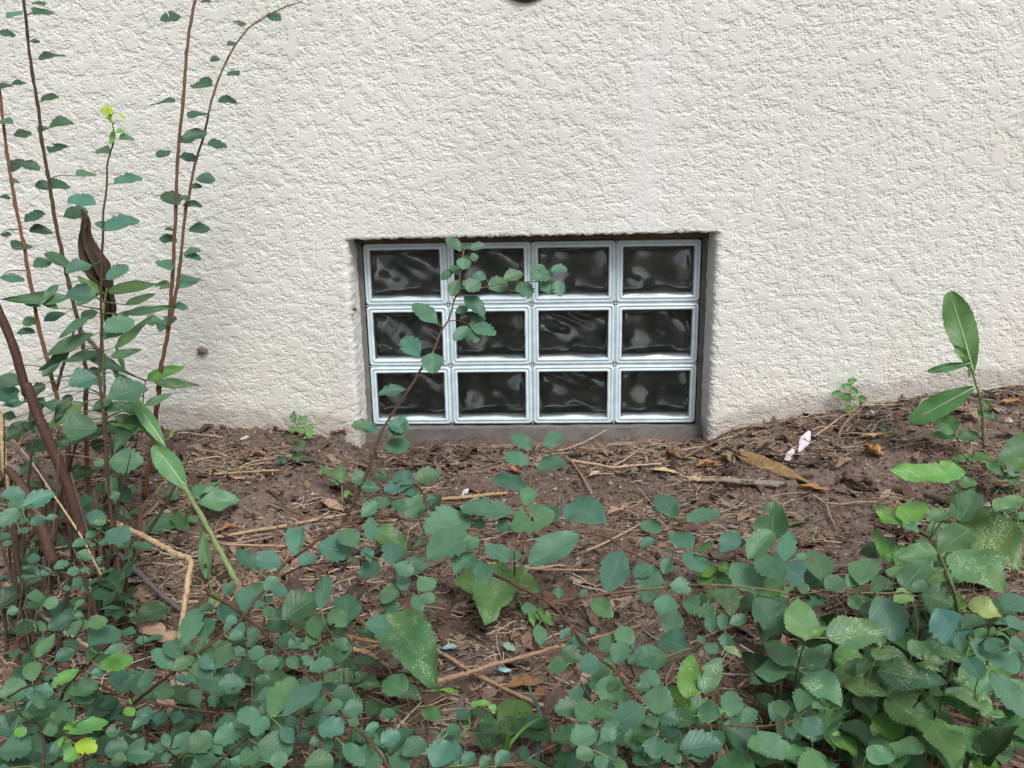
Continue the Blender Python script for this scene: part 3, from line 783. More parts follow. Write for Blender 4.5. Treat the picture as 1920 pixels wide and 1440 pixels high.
br(SP2, rpts('C', (440, 1440), (600, 1290), (700, 1180), (790, 1080)), h=(0.16, 0.22), r=(4, 2), tint=BR)
br(SP2, rpts('C', (-20, 900), (60, 910), (150, 930), (240, 900)), h=(0.24, 0.28), r=(4, 3), tint=GRN)
# the arching cane and what rises from it
canA = br(SP3, rpts('D', (1010, 950), (1130, 850), (1300, 720), (1560, 520), (1750, 380), (1920, 190))+rpts('E', (520, 1360), (620, 1290), (800, 1160), (950, 1070), (1200, 1010), (1350, 995), (1500, 1025), (1700, 1000), (1920, 985))+rpts('G', (640, 1010), (900, 1040), (1150, 1110), (1360, 1150), (1480, 1240), (1690, 1340)), h=(0.10, 0.16, 0.19, 0.21, 0.22, 0.22, 0.22, 0.22, 0.21, 0.2, 0.2, 0.19, 0.18, 0.18, 0.17, 0.17, 0.16, 0.15, 0.14, 0.13, 0.13), r=(6.5, 4), tint=(0.085, 0.04, 0.028), tip=(0.15, 0.075, 0.045))
br(SP3, rpts('G', (1690, 1340), (1800, 1430))+rpts('J', (140, 20), (220, 120), (290, 200), (420, 370)), h=(0.13, 0.1), r=(4, 3), tint=(0.15, 0.075, 0.045))
yW = float(canA.line[60][1])
br(SP3, rpts('E', (900, 1140), (1010, 980), (1110, 760), (1170, 620), (1260, 370), (1330, 240), (1480, 20))+rpts('V', (825, 1380), (920, 1250), (1000, 1050), (1060, 960), (1110, 790), (1150, 700), (1165, 560), (1180, 490), (1190, 370), (1205, 320)), Y=(-0.50, -0.38), r=(6, 2), tint=(0.09, 0.05, 0.035), tip=(0.22, 0.13, 0.07))
br(SP3, rpts('V', (1140, 740), (1230, 710), (1420, 660), (1640, 620), (1880, 615)), Y=(-0.40, -0.42), r=(2.5, 1.5), tint=(0.15, 0.075, 0.055))
br(SP3, rpts('V', (1060, 970), (1150, 965), (1250, 1000)), Y=(-0.41, -0.44), r=(2, 1.5), tint=(0.15, 0.08, 0.05))
br(SP3, rpts('E', (510, 1450), (660, 1370), (960, 1330), (1100, 1255)), h=(0.14, 0.2), r=(3.5, 2), tint=(0.09, 0.045, 0.03))
br(SP3, rpts('G', (660, 1440), (660, 1330), (665, 1180), (740, 900), (790, 650), (805, 520)), h=(0.06, 0.12, 0.15, 0.17, 0.19, 0.21), r=(3.5, 2), tint=(0.10, 0.05, 0.035), tip=(0.22, 0.17, 0.08))
br(SP3, rpts('E', (1650, 990), (1600, 900), (1560, 800), (1500, 745)), h=(0.16, 0.20), r=(3.5, 2.5), tint=(0.09, 0.06, 0.035))
br(SP3, rpts('G', (350, 1440), (380, 1290), (410, 1170), (450, 1050)), h=(0.14, 0.2), r=(2.5, 2), tint=(0.15, 0.075, 0.05))
br(SP3, rpts('I', (-40, 1080), (150, 960), (200, 940), (290, 890), (400, 880)), h=(0.12, 0.16), r=(4, 2), tint=(0.15, 0.08, 0.05))
# canes to the right of the middle
br(SP4, rpts('G', (480, 1420), (640, 1490))+rpts('H', (650, 60), (920, 200), (1060, 350), (1200, 440), (1320, 540), (1500, 640), (1560, 760)), h=(0.10, 0.20, 0.22, 0.22, 0.2, 0.19, 0.18, 0.17, 0.15), r=(6.5, 3), tint=(0.15, 0.07, 0.042), tip=BR)
br(SP4, rpts('H', (1060, 350), (1240, 570), (1400, 700), (1500, 820), (1600, 960))+rpts('J', (40, 1030), (120, 1140), (240, 1270), (400, 1440)), h=(0.2, 0.18), r=(5, 4), tint=(0.12, 0.06, 0.038))
br(SP4, rpts('H', (780, 200), (820, 260), (900, 380), (1000, 520), (1100, 700), (1200, 870), (1280, 1000), (1325, 1140)), h=(0.2, 0.2), r=(3.5, 3), tint=(0.11, 0.06, 0.04))
br(SP4, rpts('H', (920, 200), (1300, 140), (1500, 115))+rpts('J', (100, 95), (300, 75), (480, 65), (700, 75), (1000, 110), (1170, 145), (1370, 120), (1920, 130))+rpts('M', (930, 50), (1100, 100), (1220, 165)), h=(0.2, 0.17, 0.16, 0.16, 0.16, 0.17, 0.17, 0.17, 0.17, 0.18, 0.18, 0.2, 0.2, 0.2), r=(5, 3), tint=(0.15, 0.075, 0.05), tip=(0.2, 0.2, 0.1))
br(SP4, rpts('I', (350, 1100), (450, 1130), (690, 1170), (860, 1200), (1080, 1195)), h=(0.12, 0.14), r=(3, 2), tint=(0.14, 0.07, 0.05))
br(SP4, rpts('J', (420, 560), (480, 500), (550, 440), (670, 360)), h=(0.12, 0.14), r=(3, 2), tint=BR)
br(SP4, rpts('J', (340, 1145), (560, 1120), (820, 1130), (1000, 1118), (1120, 1095), (1250, 1010)), h=(0.18, 0.2), r=(4, 2), tint=(0.15, 0.085, 0.055))
br(SP4, rpts('H', (1130, 1460), (1240, 1330), (1290, 1210), (1320, 1120)), h=(0.2, 0.2), r=(4, 2), tint=BR)
br(SP4, rpts('H', (1060, 770), (1130, 740), (1230, 790), (1330, 880)), h=(0.16, 0.15), r=(2.5, 2), tint=(0.13, 0.075, 0.05))
br(SP4, rpts('M', (1220, 170), (1330, 330), (1480, 440), (1640, 660)), h=(0.2, 0.2), r=(3, 2), tint=BR)
# canes left of bottom centre
br(SP5, rpts('F', (-40, 130), (90, 200), (180, 260), (330, 380), (400, 450), (560, 590), (680, 720), (850, 880), (1000, 1080), (1170, 1240), (1320, 1440)), h=(0.05, 0.09, 0.12, 0.14, 0.15, 0.17, 0.18, 0.19, 0.2, 0.2, 0.2), r=(7, 5), tint=(0.15, 0.07, 0.042), tip=(0.12, 0.06, 0.04))
br(SP5, rpts('F', (560, 640), (610, 600), (830, 490), (1000, 400), (1150, 290), (1300, 200), (1550, 130)), h=(0.17, 0.2), r=(3.5, 2), tint=BR)
br(SP5, rpts('F', (260, 1440), (280, 1050), (290, 750), (250, 560), (230, 330)), h=(0.2, 0.12), r=(4, 3), tint=(0.12, 0.065, 0.045))
br(SP5, rpts('F', (0, 1440), (120, 1330), (250, 1230), (350, 1170), (420, 1060)), h=(0.16, 0.2), r=(4.5, 3), tint=(0.07, 0.04, 0.03))
br(SP5, rpts('F', (370, 430), (380, 330), (390, 220), (380, 140)), h=(0.16, 0.18), r=(3.5, 2), tint=DK)
br(SP5, rpts('F', (700, 1460), (720, 1300), (760, 1180), (900, 1200)), h=(0.18, 0.2), r=(3.5, 2), tint=(0.14, 0.09, 0.06))
br(SP5, rpts('F', (1250, 1290), (1330, 1350), (1420, 1340), (1600, 1440)), h=(0.18, 0.2), r=(3, 2), tint=BR)
br(SP5, rpts('F', (640, 1200), (660, 1000), (630, 780)), h=(0.12, 0.16), r=(4, 3), tint=(0.12, 0.07, 0.05))

SPIREA = parse('''
A: 180,15,252,22,40 295,65,195,82,45 122,65,40,105,35e -12,190,90,190,66 165,235,225,230,22 225,340,345,290,50 -5,500,70,480,50 60,480,150,468,46
230,572,320,530,42 0,680,70,692,45e 215,745,268,715,50d 275,722,415,690,60 75,762,180,748,45 280,862,370,805,65d 65,965,120,885,72 110,915,222,950,50 50,1025,115,1020,30e
290,1055,197,1045,60d 285,1060,385,1030,65 0,1110,60,1110,45 140,1250,255,1190,58 0,1320,65,1320,50 295,1312,165,1305,72d 70,1400,168,1380,82d
640,640,565,620,58Y 620,685,600,580,42Y 650,690,605,685,32y 640,735,628,805,36y 650,745,702,738,30y 665,635,700,665,14Y
670,785,752,775,38e 620,862,535,850,48e 430,990,540,970,44e 645,1035,785,985,62e 540,1152,385,1115,74e 355,1222,492,1182,70d 590,1300,772,1212,88e 590,1295,550,1240,50e
1195,10,1130,10,48 1025,95,898,97,50 1365,150,1328,115,50 1500,80,1582,115,45 1490,40,1520,38,20y 1330,242,1275,252,42 1240,335,1180,340,50 1280,410,1342,415,36 1195,482,1075,465,66
985,572,850,578,76d 1228,575,1337,570,45 1172,640,1060,650,90 1000,795,1090,780,70 1165,750,1030,775,60 1165,815,1277,822,50 960,850,880,882,66 1010,885,1112,892,62
1100,1010,1212,1015,66 1070,1055,1140,1045,40d 1010,1150,915,1080,92 1060,1130,1010,1105,52d 1030,1160,1137,1150,62 980,1300,925,1290,60 1063,1295,1182,1290,72 997,1352,895,1345,46d
B: 290,390,190,422,58 520,415,370,450,64e 598,492,722,410,72e 0,480,136,492,46 965,442,893,390,80 1035,345,1127,330,34 1035,350,1122,385,36d 870,520,957,530,50 1005,540,1102,460,96
540,590,370,560,92e 980,650,1060,650,45 230,640,140,630,62 370,682,248,720,44 460,725,532,650,60d 218,730,125,742,62 198,790,93,790,40d 590,790,742,700,110e 590,832,722,720,84 810,732,900,720,56 900,790,972,695,72
550,1045,385,1080,102 610,1162,822,1080,130 548,1330,348,1330,130 90,1270,20,1250,60
B: -12,1060,60,1200,120d
C: 190,505,372,430,100 820,575,1072,600,172 790,600,698,590,52 150,935,415,830,112 0,840,192,835,100e 150,935,-12,1060,112e 60,890,202,915,92 745,860,580,875,90 690,850,640,985,110 830,862,905,820,62
520,650,640,650,105d 540,1222,662,1170,62 640,1152,722,1110,50 690,1050,800,1032,50 740,1192,822,1188,50 680,1222,705,1190,42 570,1270,682,1312,92 800,1322,710,1318,46 400,1382,522,1340,62 500,1422,592,1390,62
600,1402,672,1390,60 200,1312,302,1312,82 300,1422,392,1400,62 230,1062,342,1000,72 340,1012,432,990,42 130,1032,212,1020,42 870,1222,982,1170,72 780,1432,852,1410,52 150,1110,222,1090,52
1230,800,1342,850,92d 720,1430,810,1400,70 -5,1130,70,1160,80
D: 730,225,850,35,112 570,232,632,175,42 50,275,140,255,92 200,152,332,150,102 320,215,442,195,102 690,100,605,90,82 470,102,532,90,62 790,302,882,240,82 960,302,1032,290,52 620,300,553,300,62 500,445,662,320,92 660,385,802,310,102
670,530,882,390,155d 1120,475,1018,495,62 230,392,352,375,82 410,440,262,605,82 410,635,557,550,92d 780,582,932,510,62 740,682,1002,620,125y 650,655,802,555,132d 680,735,802,710,72 950,550,1002,540,52
590,700,388,835,92y 510,885,747,800,122y 650,895,772,910,82d 0,905,205,820,165 180,885,402,850,122 200,1005,362,990,122d 380,1065,472,1015,112b 320,1175,432,1130,92 470,1155,622,1090,62y 510,1185,812,1075,102y
430,1275,532,1230,92y 560,1255,722,1310,132Y 600,1310,480,1385,112y -10,1310,242,1290,215 1005,1050,940,990,82y 970,912,1002,960,42y 990,1155,1112,1035,62 980,1205,1027,1212,62 790,1175,902,1160,102 1160,875,1308,880,140
1280,705,1160,540,122 1290,705,1452,598,92 1030,835,1172,700,72d 1265,1290,1228,1175,72 1290,1292,1422,1165,82 1260,1290,1118,1290,82 1280,1312,1367,1310,62 1255,1322,1238,1402,62 1410,1315,1592,1190,150 1400,515,1470,215,150
1840,815,1635,820,132 1470,755,1642,765,162d 1560,705,1700,500,200 1480,685,1582,560,150 1730,475,1822,440,92 1690,342,1782,330,72 1800,235,1902,95,150 1730,595,1832,570,92 1600,1135,1815,1095,112 1600,1255,1815,1130,142 930,1325,1155,1330,172 780,1315,962,1280,152 830,1395,950,1375,120d 110,1150,190,1190,90y 640,1440,740,1390,140d 1450,1340,1610,1350,150d
60,1440,-10,1440,100
E: 1225,350,1048,282,92 1310,300,1465,330,118 1280,490,1478,445,108 1165,690,1040,725,118 1310,700,1215,685,92d 1250,790,1108,770,82d 1500,740,1358,680,112 1510,722,1702,675,112 1500,750,1278,800,92e 1400,812,1542,780,82 1555,832,1450,930,122 1600,872,1672,860,42
1110,990,1242,895,102 1250,935,1312,860,72d 1180,872,1292,868,52d 1170,1185,1180,985,92 1080,1225,960,1080,142 785,1220,1032,1245,182 920,1312,1002,1290,42 615,1285,590,1065,100 625,1280,660,1050,70 640,1362,768,1290,102 510,1335,308,1310,142 320,1405,178,1245,102d 510,1425,478,1340,62
1330,1355,1330,1175,142 1360,1362,1502,1415,112 1180,1335,1130,1220,82 1090,1435,1252,1370,112 1010,1322,1082,1310,62 1330,885,1452,940,82d 1440,1240,1360,1340,80d
F: 210,260,335,85,152 390,115,472,5,92 440,135,557,98,102 390,145,318,45,82 380,305,452,235,102 310,235,392,195,52 525,335,772,120,195d 800,260,840,-20,112 1000,375,868,265,132 1270,205,1362,65,122 1435,115,1400,-15,102 1540,115,1655,5,122 1500,140,1565,265,92 1550,145,1662,190,82 1250,225,1402,230,92d
1140,365,1332,380,172e 1000,375,1005,115,195d 960,655,960,465,152 770,595,882,580,92 720,705,892,630,100e 690,515,802,440,92 660,500,702,545,62 420,1065,605,750,182 520,1055,815,765,120 400,1055,300,1185,112 60,875,242,765,122d 120,475,222,440,82 130,605,242,560,92 260,565,382,590,112 330,655,492,660,112 310,785,432,770,72d
630,695,560,605,92 540,1115,632,1075,82 510,1135,602,1245,102 720,1075,992,1080,182d 790,1130,972,1175,155e 720,1255,797,1230,82 780,1355,882,1350,102 970,1265,1135,1395,122e 1010,1085,1092,1110,112d 1260,1285,1392,1165,122 1420,1345,1592,1230,142 1310,1365,1475,1410,132 1640,1325,1862,1320,205 1790,1445,1905,1390,112 330,1265,595,1310,230d 200,1405,342,1300,182d 680,1425,905,1390,182d
620,1205,722,1200,152d 860,985,972,960,92 750,895,842,890,82d 1140,1165,1242,1110,62 1820,1065,1922,1010,102d 1750,1185,1852,1130,92d 1650,1285,1832,1180,122d 420,1400,560,1360,150 150,1130,230,1180,90d 480,860,640,860,120d 330,930,480,880,110d
G: 790,490,640,372,96 872,472,1027,365,96 765,607,588,518,102 835,662,1045,555,116 750,780,502,688,112 735,912,790,765,112 660,965,252,950,142e 960,965,635,1085,192e 975,1032,900,900,102d 1340,1045,1043,885,205e 1140,1122,778,1345,192e 640,1062,525,1080,112 1870,1008,1738,825,132 1750,1112,1608,1025,102 1460,1252,1360,1560,195e 1700,1192,1598,1200,82
405,1170,258,1225,92 440,1210,615,1335,122e 370,1270,205,1415,122 380,1322,475,1490,122e 660,1332,682,1248,72 340,1012,-10,1110,205e 330,1130,0,1300,205e 350,1042,442,1060,82 1830,1292,1768,1425,82 1690,1365,1558,1450,112
H: 820,262,708,230,82 990,172,1002,90,56 1150,152,1205,95,42 1230,178,1395,295,112 840,365,855,515,95 1070,398,1008,465,56 1215,482,1088,490,102 1240,442,1252,380,52 1300,562,1425,470,132 1560,500,1408,410,132 1410,655,1502,490,142 1810,642,1588,650,182 1060,665,908,690,162 1010,545,1148,640,132d 1140,692,1300,640,170
1370,745,1380,960,192 1230,955,960,1015,152d 1130,1095,1252,960,152d 1640,985,1400,1100,195 1620,905,1845,965,182e 1720,1155,1648,1045,82 1280,1172,1078,1230,172 1310,1140,1405,1235,112 1250,1312,1128,1370,122 1270,1352,1345,1445,112 1720,1202,1700,1370,172 1420,1400,1280,1280,180d 50,1435,155,1235,202 270,1425,362,1330,102 400,1435,482,1360,92 520,1425,612,1308,92
1580,580,1520,660,60d 1680,1010,1900,1080,150d 1560,1190,1700,1200,120d 1260,960,1390,1050,160d 1330,860,1240,760,140d
I: 270,852,150,655,152 350,872,587,775,112 150,955,8,870,92 0,1062,102,1000,62 380,1082,250,935,142 330,1105,485,1235,152 160,1262,242,1188,66 600,1102,750,945,132 810,1155,1000,935,165 1070,1172,1130,945,132 1370,1312,1300,1075,200 1640,1342,1720,1105,215 700,1182,885,1425,192e 1070,1192,1285,1365,195e
880,1115,1065,1310,172d 1170,1155,1252,1130,62 220,1352,382,1400,112e 100,1215,40,1450,172e 1180,1362,1272,1390,82
J: 210,132,170,318,152 270,255,220,455,152 320,192,565,290,142 530,425,520,300,82 615,408,620,272,82 670,362,805,305,86 640,422,650,545,96 470,512,450,440,56 485,512,582,580,82 350,545,150,450,172d 860,165,1070,430,205d 600,1055,440,980,142d 680,1062,680,845,152 430,1095,160,1050,142d 205,605,-5,650,180 120,1145,48,1035,92
290,1302,612,1240,180 120,1205,90,1405,180 880,1165,1085,1370,150e 170,1260,300,1400,130d 60,1420,-40,1330,120d
M: 720,72,900,425,260e 1220,175,1390,485,265e 1480,445,1875,690,190e 1080,65,1340,125,195d 1740,185,1935,95,195e 1800,335,1935,290,150e 1800,485,1935,470,150e 1645,690,1935,1085,185 1440,575,1570,755,150d
V: 1180,340,1040,205,90 1240,320,1395,290,62 1195,395,1190,500,125 1245,400,1330,385,70d 1110,520,990,585,78 1160,560,1090,470,70d 1140,600,1080,740,100d 1190,650,1225,600,50 1340,600,1230,700,130 1400,590,1280,540,80 1430,690,1580,600,145 1550,600,1735,530,100 1690,620,1800,760,135 1800,580,1920,470,110 1890,620,1990,720,100 1200,750,1395,900,120d 1130,900,1230,840,75 1250,1010,1395,930,90d 1260,1010,1475,1080,105 1240,1015,1115,1150,100 1270,1020,1310,1165,110d
V: 960,1000,735,800,125 800,1290,640,1110,165 920,1255,920,1440,185
X: 670,430,425,460,92 430,810,205,720,100 545,705,660,850,165 475,975,715,900,112d
V: 2000,560,1795,580,110 1980,520,2130,490,80 2030,600,2080,740,105 1740,1100,1840,1090,1d
''')
BASES = []
for (bu, bv, tu, tv, w, c) in SPIREA:
    if w < 1: continue
    best = None
    for b in BRS:
        if not b.leafy: continue
        d, p = b.near(bu, bv)
        if best is None or d < best[0]: best = (d, p, b)
    d, p, b = best
    tall = b.owner is SP1 or p[1] > -0.52
    if d < 75 or tall:
        Pb = depth_point(bu, bv, p, RNG.uniform(0.0, 0.02) if not tall else RNG.uniform(-0.015, 0.015))
        gz = float(ground_z(Pb[0], Pb[1], False))
        att = p
        if Pb[2] < gz+0.02: Pb = H(bu, bv, 0.03)
    else:
        Pb = H(bu, bv, RNG.uniform(0.08, 0.14)); att = Pb+np.array([RNG.uniform(-.02, .02), RNG.uniform(0, .03), -0.05])
    lenpx = math.hypot(tu-bu, tv-bv)
    up = 0.62 if (tall and b.owner is SP1 and bv < 640) else (0.45 if tall else 0.58)
    if tall and b.owner is SP1 and bv < 470 and c in 'sd': c = 'q'  # upper leaves seen from below: their shade is put into a darker tint
    BASES.append((bu, bv))
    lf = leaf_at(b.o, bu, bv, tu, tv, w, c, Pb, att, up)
    if c in 'Yy': lf['label'] = 'fresh yellow-green leaf'

# further leaves along the low canes wherever a stretch carries none
FR_ = random.Random(21)
for b in BRS:
    if not b.leafy or b.owner is SP1: continue
    acc = 0
    for i in range(1, len(b.line)-1):
        acc += float(np.hypot(*(b.lpx[i]-b.lpx[i-1])))
        u, v = b.lpx[i]
        if acc < 24 or not (-30 < u < 1950 and (v > 1180 or u < 420 and v > 980 or u > 1500 and v > 1100)): continue
        if 770 < u < 1070 or min(math.hypot(u-p, v-q) for p, q in BASES) < 20: continue
        acc = 0
        for sd in (-1, 1):
            if FR_.random() < 0.25: continue
            d = b.lpx[min(i+3, len(b.lpx)-1)]-b.lpx[i-1]; an = math.atan2(d[1], d[0])+sd*FR_.uniform(0.6, 1.5)
            ll = FR_.uniform(26, 52); k = FR_.uniform(6, 12)
            bu, bv = u+k*math.cos(an), v+k*math.sin(an)
            Pb = depth_point(bu, bv, b.line[i], FR_.uniform(-0.015, 0.015))
            if Pb[2] < float(ground_z(Pb[0], Pb[1], False))+0.02: continue
            leaf_at(b.o, bu, bv, bu+ll*math.cos(an), bv+ll*math.sin(an)*0.9, ll*FR_.uniform(0.6, 0.85), FR_.choice('ssdd'), Pb, b.line[i], 0.6)
            BASES.append((bu, bv))
# bare stems and suckers in the left thicket
for k in range(26):
    u = FR_.uniform(-10, 270); v = FR_.uniform(1000, 1330); y0 = float(H(u, v, 0)[1]); ln = FR_.uniform(90, 330); le = FR_.gauss(0, 0.28)
    p = [(u, v), (u+le*ln*0.5+FR_.uniform(-8, 8), v-ln*0.5), (u+le*ln, v-ln)]
    c = FR_.choice([DK, BR, RED, (0.10, 0.07, 0.045), (0.045, 0.032, 0.025)])
    Branch(SP1, p, Y=(y0, y0+0.06), r=(FR_.uniform(4, 9), FR_.uniform(2, 5)), tint=c, leafy=False)

# ------------------------------------------------------------------ weeds
def weed(label, stem_px, leaves, h=None, Y=None, r=(5, 3), tint=GRN, tip=None, name='weed', up=0.55, group=None, cat='weed', toward=0.005, extra=()):
    bs = []
    root = None
    w0 = H(stem_px[0][0], stem_px[0][1], h[0] if h else 0) if h is not None else P(stem_px[0][0], stem_px[0][1], Y[0])
    root = plant(name, (w0[0], w0[1], float(ground_z(w0[0], w0[1], False))), label, cat, group)
    bs.append(Branch(root, stem_px, h=h, Y=Y, r=r, tint=tint, tip=tip, name='stem'))
    for e in extra: bs.append(Branch(root, e, h=(h[-1], h[-1]) if h else None, Y=(Y[-1], Y[-1]) if Y else None, r=(r[1], r[1]*0.7), tint=tint, name='stem'))
    for (bu, bv, tu, tv, w, c) in parse(leaves):
        best = min((b.near(bu, bv) for b in bs), key=lambda q: q[0])
        p = best[1]
        Pb = depth_point(bu, bv, p, RNG.uniform(0, toward*2))
        gz = float(ground_z(Pb[0], Pb[1], False))
        if Pb[2] < gz+0.012: Pb = H(bu, bv, 0.02)
        if best[0] > 60 and h is not None:
            p = Pb+np.array([RNG.uniform(-.015, .015), RNG.uniform(0.0, 0.02), 0]); p[2] = float(ground_z(p[0], p[1], False))
        lf = leaf_at(root, bu, bv, tu, tv, w, c, Pb, p, up, prad=0.0011 if best[0] < 60 else 0.0006)
        if c == 'M': lf['label'] = 'leaf bleached almost white by mottling'
    return root
WG = 'broadleaf weeds'
weed('goldenrod weed with narrow drooping leaves among the left spirea stems', rpts('C', (900, 960), (850, 560), (790, 200))+rpts('B', (585, 1000), (575, 800), (585, 640), (600, 540)), '''
B: 330,520,200,640,44l 420,640,560,560,44l 700,640,880,560,44l 330,660,150,560,44l 500,700,330,820,50l 620,930,800,880,50l 560,1000,380,1060,56k 640,1020,800,1130,50l 380,900,220,1010,50k 250,1080,120,1180,64k 680,1200,860,1260,54l 400,1140,300,1290,70k
B: 520,1330,330,1420,80k 600,1300,760,1400,80k 470,1180,250,1330,90l 590,1090,430,980,60l 560,900,330,960,52l 610,760,760,640,48l 300,1340,120,1300,80k 640,1260,840,1330,60l 160,1300,20,1400,90k
C: 800,330,560,420,90k 830,420,1010,620,90k 700,640,480,720,90k 780,900,620,1040,90k 300,560,120,700,80k
B: 600,562,932,492,62l 415,595,-5,612,68l 560,572,428,478,58b 680,692,995,640,46l 650,882,845,688,58l 525,800,188,932,66l 455,898,765,1035,62l 520,1232,622,1150,48l 540,1232,775,1190,58l 440,1245,218,1165,105l 240,1042,352,920,58l 110,1085,-5,1035,78d 570,1022,602,940,58l 140,1185,-5,1200,68l 245,345,428,428,98l
C: 1025,235,850,520,128l 825,690,850,905,92l 860,905,995,1010,58l 850,100,690,190,60l 320,100,220,300,90k 480,420,430,520,110k 690,480,800,420,90k
''', Y=(-0.60, -0.50), r=(6, 3), tint=(0.10, 0.07, 0.05), tip=GRN, name='goldenrod', up=0.35, cat='weed')
weed('slim weed shoot with narrow pointed leaves leaning to the wall right of the spirea stems', rpts('B', (760, 1440), (800, 1230), (808, 1120), (820, 1060)), '''
B: 830,1052,1042,965,68b 868,1072,1122,1090,58l 810,1205,982,1120,42l 700,1010,650,850,30l
''', Y=(-0.46, -0.40), r=(3, 2), tint=(0.06, 0.055, 0.03), name='weed', up=0.3)
weed('bent pale green weed stalk slanting across the left ground with a large limp leaf', [(462, 1125), (435, 1075), (412, 1032), (382, 977), (347, 914), (322, 870), (297, 832), (268, 795), (230, 720), (205, 680), (170, 640), (150, 618)], '''
C: 1395,785,1170,445,175L 1240,470,1000,90,110L 1090,345,790,290,42b 1280,400,1300,320,25b
''', Y=(-0.72, -0.70, -0.68, -0.66, -0.64, -0.62, -0.60, -0.58, -0.55, -0.53, -0.50, -0.48), r=(11, 7), tint=(0.23, 0.34, 0.12), tip=(0.16, 0.12, 0.09), up=0.15, name='weed')
weed('mottled weed with a browning round leaf beside the pale stalk', rpts('C', (1440, 1030), (1430, 950), (1440, 880)), '''
C: 1430,855,1625,725,90g 1490,900,1800,850,172m 1310,1010,1090,1130,150g 1300,975,1415,1105,120g 1410,1005,1485,1030,70g
''', h=(0.0, 0.05), r=(4, 3), up=0.6, group=WG)
weed('broad grass blade standing behind the bent pale stalk', rpts('C', (1550, 1460), (1545, 1400), (1540, 1340)), '''
C: 1550,1470,1512,1040,92l
D: 1590,120,1600,310,110g
''', h=(0.0, 0.05), r=(6, 5), up=0.15, name='grass_tuft', cat='grass')
weed('small yellowing mottled weed on the bare soil left of the window foot', rpts('E', (960, 980), (968, 880), (965, 780), (960, 720)), '''
E: 960,745,955,600,105m 890,690,795,612,62g 890,745,965,715,60m 975,830,1050,830,60b 960,740,880,720,50g
''', h=(0.0, 0.04), r=(3, 2), tint=(0.30, 0.24, 0.14), up=0.4, group=WG)
weed('dark-leaved weed under the arching cane below the window', rpts('E', (1620, 1200), (1560, 1060), (1540, 960)), '''
E: 1600,935,1705,825,135k 1440,1005,1590,895,165g 1225,1085,1455,1255,170g 1455,1405,1600,1300,150g 1590,1100,1500,1260,25g
''', h=(0.0, 0.10), r=(3, 3), up=0.5, group=WG)
weed('bright green weed with a big holed and mottled leaf in the middle foreground', rpts('H', (760, 320), (700, 200), (620, 60), (540, -10)), '''
H: 560,-30,455,350,340r 640,20,190,60,250r 560,-20,840,110,190r 820,250,945,365,95b 780,250,800,370,60b
''', h=(0.0, 0.06), r=(4, 3), up=0.75, group=WG, toward=0.0)
weed('pale speckled weed with a torn brown-edged leaf left of bottom centre', rpts('F', (1610, 1200), (1600, 1000), (1500, 760), (1400, 560), (1330, 320)), '''
F: 1320,280,1660,800,400r 820,815,1180,720,142m 1350,845,1580,905,140M 980,880,1115,930,70b 1250,820,1050,820,60g 1070,400,1250,470,70k 1630,860,1900,850,20b 1080,640,1290,620,1g
''', h=(0.0, 0.10), r=(4, 3), tint=(0.11, 0.07, 0.05), up=0.6, group=WG, toward=0.0)
weed('young weed with crinkled dark leaves at the bottom edge', rpts('H', (440, 1440), (420, 1260), (330, 1130)), '''
H: 285,1135,340,995,100k 360,1185,545,1150,125k 270,1135,180,1160,90k 330,965,485,950,52b 350,1010,460,1060,120k 480,960,510,1030,60b 250,1200,80,1300,110g 560,1170,720,1050,150k
''', h=(0.0, 0.12), r=(5, 3), tint=(0.12, 0.2, 0.07), up=0.7, group=WG)
weed('speckled weed with a ring of broad dark leaves and one bleached leaf', rpts('J', (1140, 960), (1150, 900), (1170, 760), (1200, 620), (1240, 480)), '''
J: 1220,475,1200,155,262m 1400,470,1855,425,262m 1150,685,940,465,172m 1245,695,1460,500,172m 1115,720,848,700,192m 1240,730,1520,955,232m 1130,930,1125,1345,228M 900,960,1045,965,115M 1260,470,1400,380,60b 720,1062,880,1030,112m 640,530,770,600,60M
''', h=(0.02, 0.16), r=(5, 4), tint=(0.10, 0.12, 0.05), up=0.62, group=WG, toward=0.0)
weed('upright pale weed leaf pair between the round spirea leaves', rpts('J', (370, 1190), (372, 1000), (372, 910)), '''
J: 370,925,370,555,185b 470,875,605,590,172m 370,965,195,820,112b 400,960,250,1000,90b 430,1050,640,1000,130b 420,1080,500,900,80g
''', h=(0.06, 0.14), r=(4, 3), tint=(0.30, 0.42, 0.16), up=0.35, group=WG)
weed('mottled yellow-green weed behind the right cane', rpts('J', (700, 330), (660, 200), (640, 140)), '''
J: 640,90,680,300,190M 560,60,420,20,100b 700,110,600,40,120b
I: 440,1260,590,1225,100b 590,1205,700,1245,130b 560,1300,700,1330,120g
''', h=(0.0, 0.07), r=(3, 3), up=0.5, group=WG)
weed('tall mottled weed with very broad grey-green leaves at the right edge', rpts('M', (1390, 440), (1380, 250), (1350, 60))+rpts('L', (1290, 1280), (1210, 1100), (1150, 1000)), '''
L: 1330,492,803,468,162b 1390,522,1238,350,150b 1380,545,1545,550,92g 920,885,695,700,152b 925,875,1110,660,222b 930,885,1065,950,92m 855,1215,690,885,132b 1290,790,1120,860,130g 1390,865,1560,570,262g 1440,830,1910,1225,385m 1480,930,1215,1085,255g 1215,1120,885,1175,190g 930,1410,1160,1140,250g 1360,1105,1770,1410,330m 1710,790,1910,640,170m 860,1215,990,1050,110g 1130,1320,780,1250,170m 1090,1340,1340,1290,200m
M: 1460,150,1750,235,205w 1000,60,850,120,170m 1420,200,1330,30,90b
''', h=(0.02, 0.10, 0.16, 0.18, 0.18, 0.16), r=(9, 4), tint=(0.14, 0.26, 0.08), tip=(0.10, 0.08, 0.05), up=0.66, group=WG, toward=0.0)
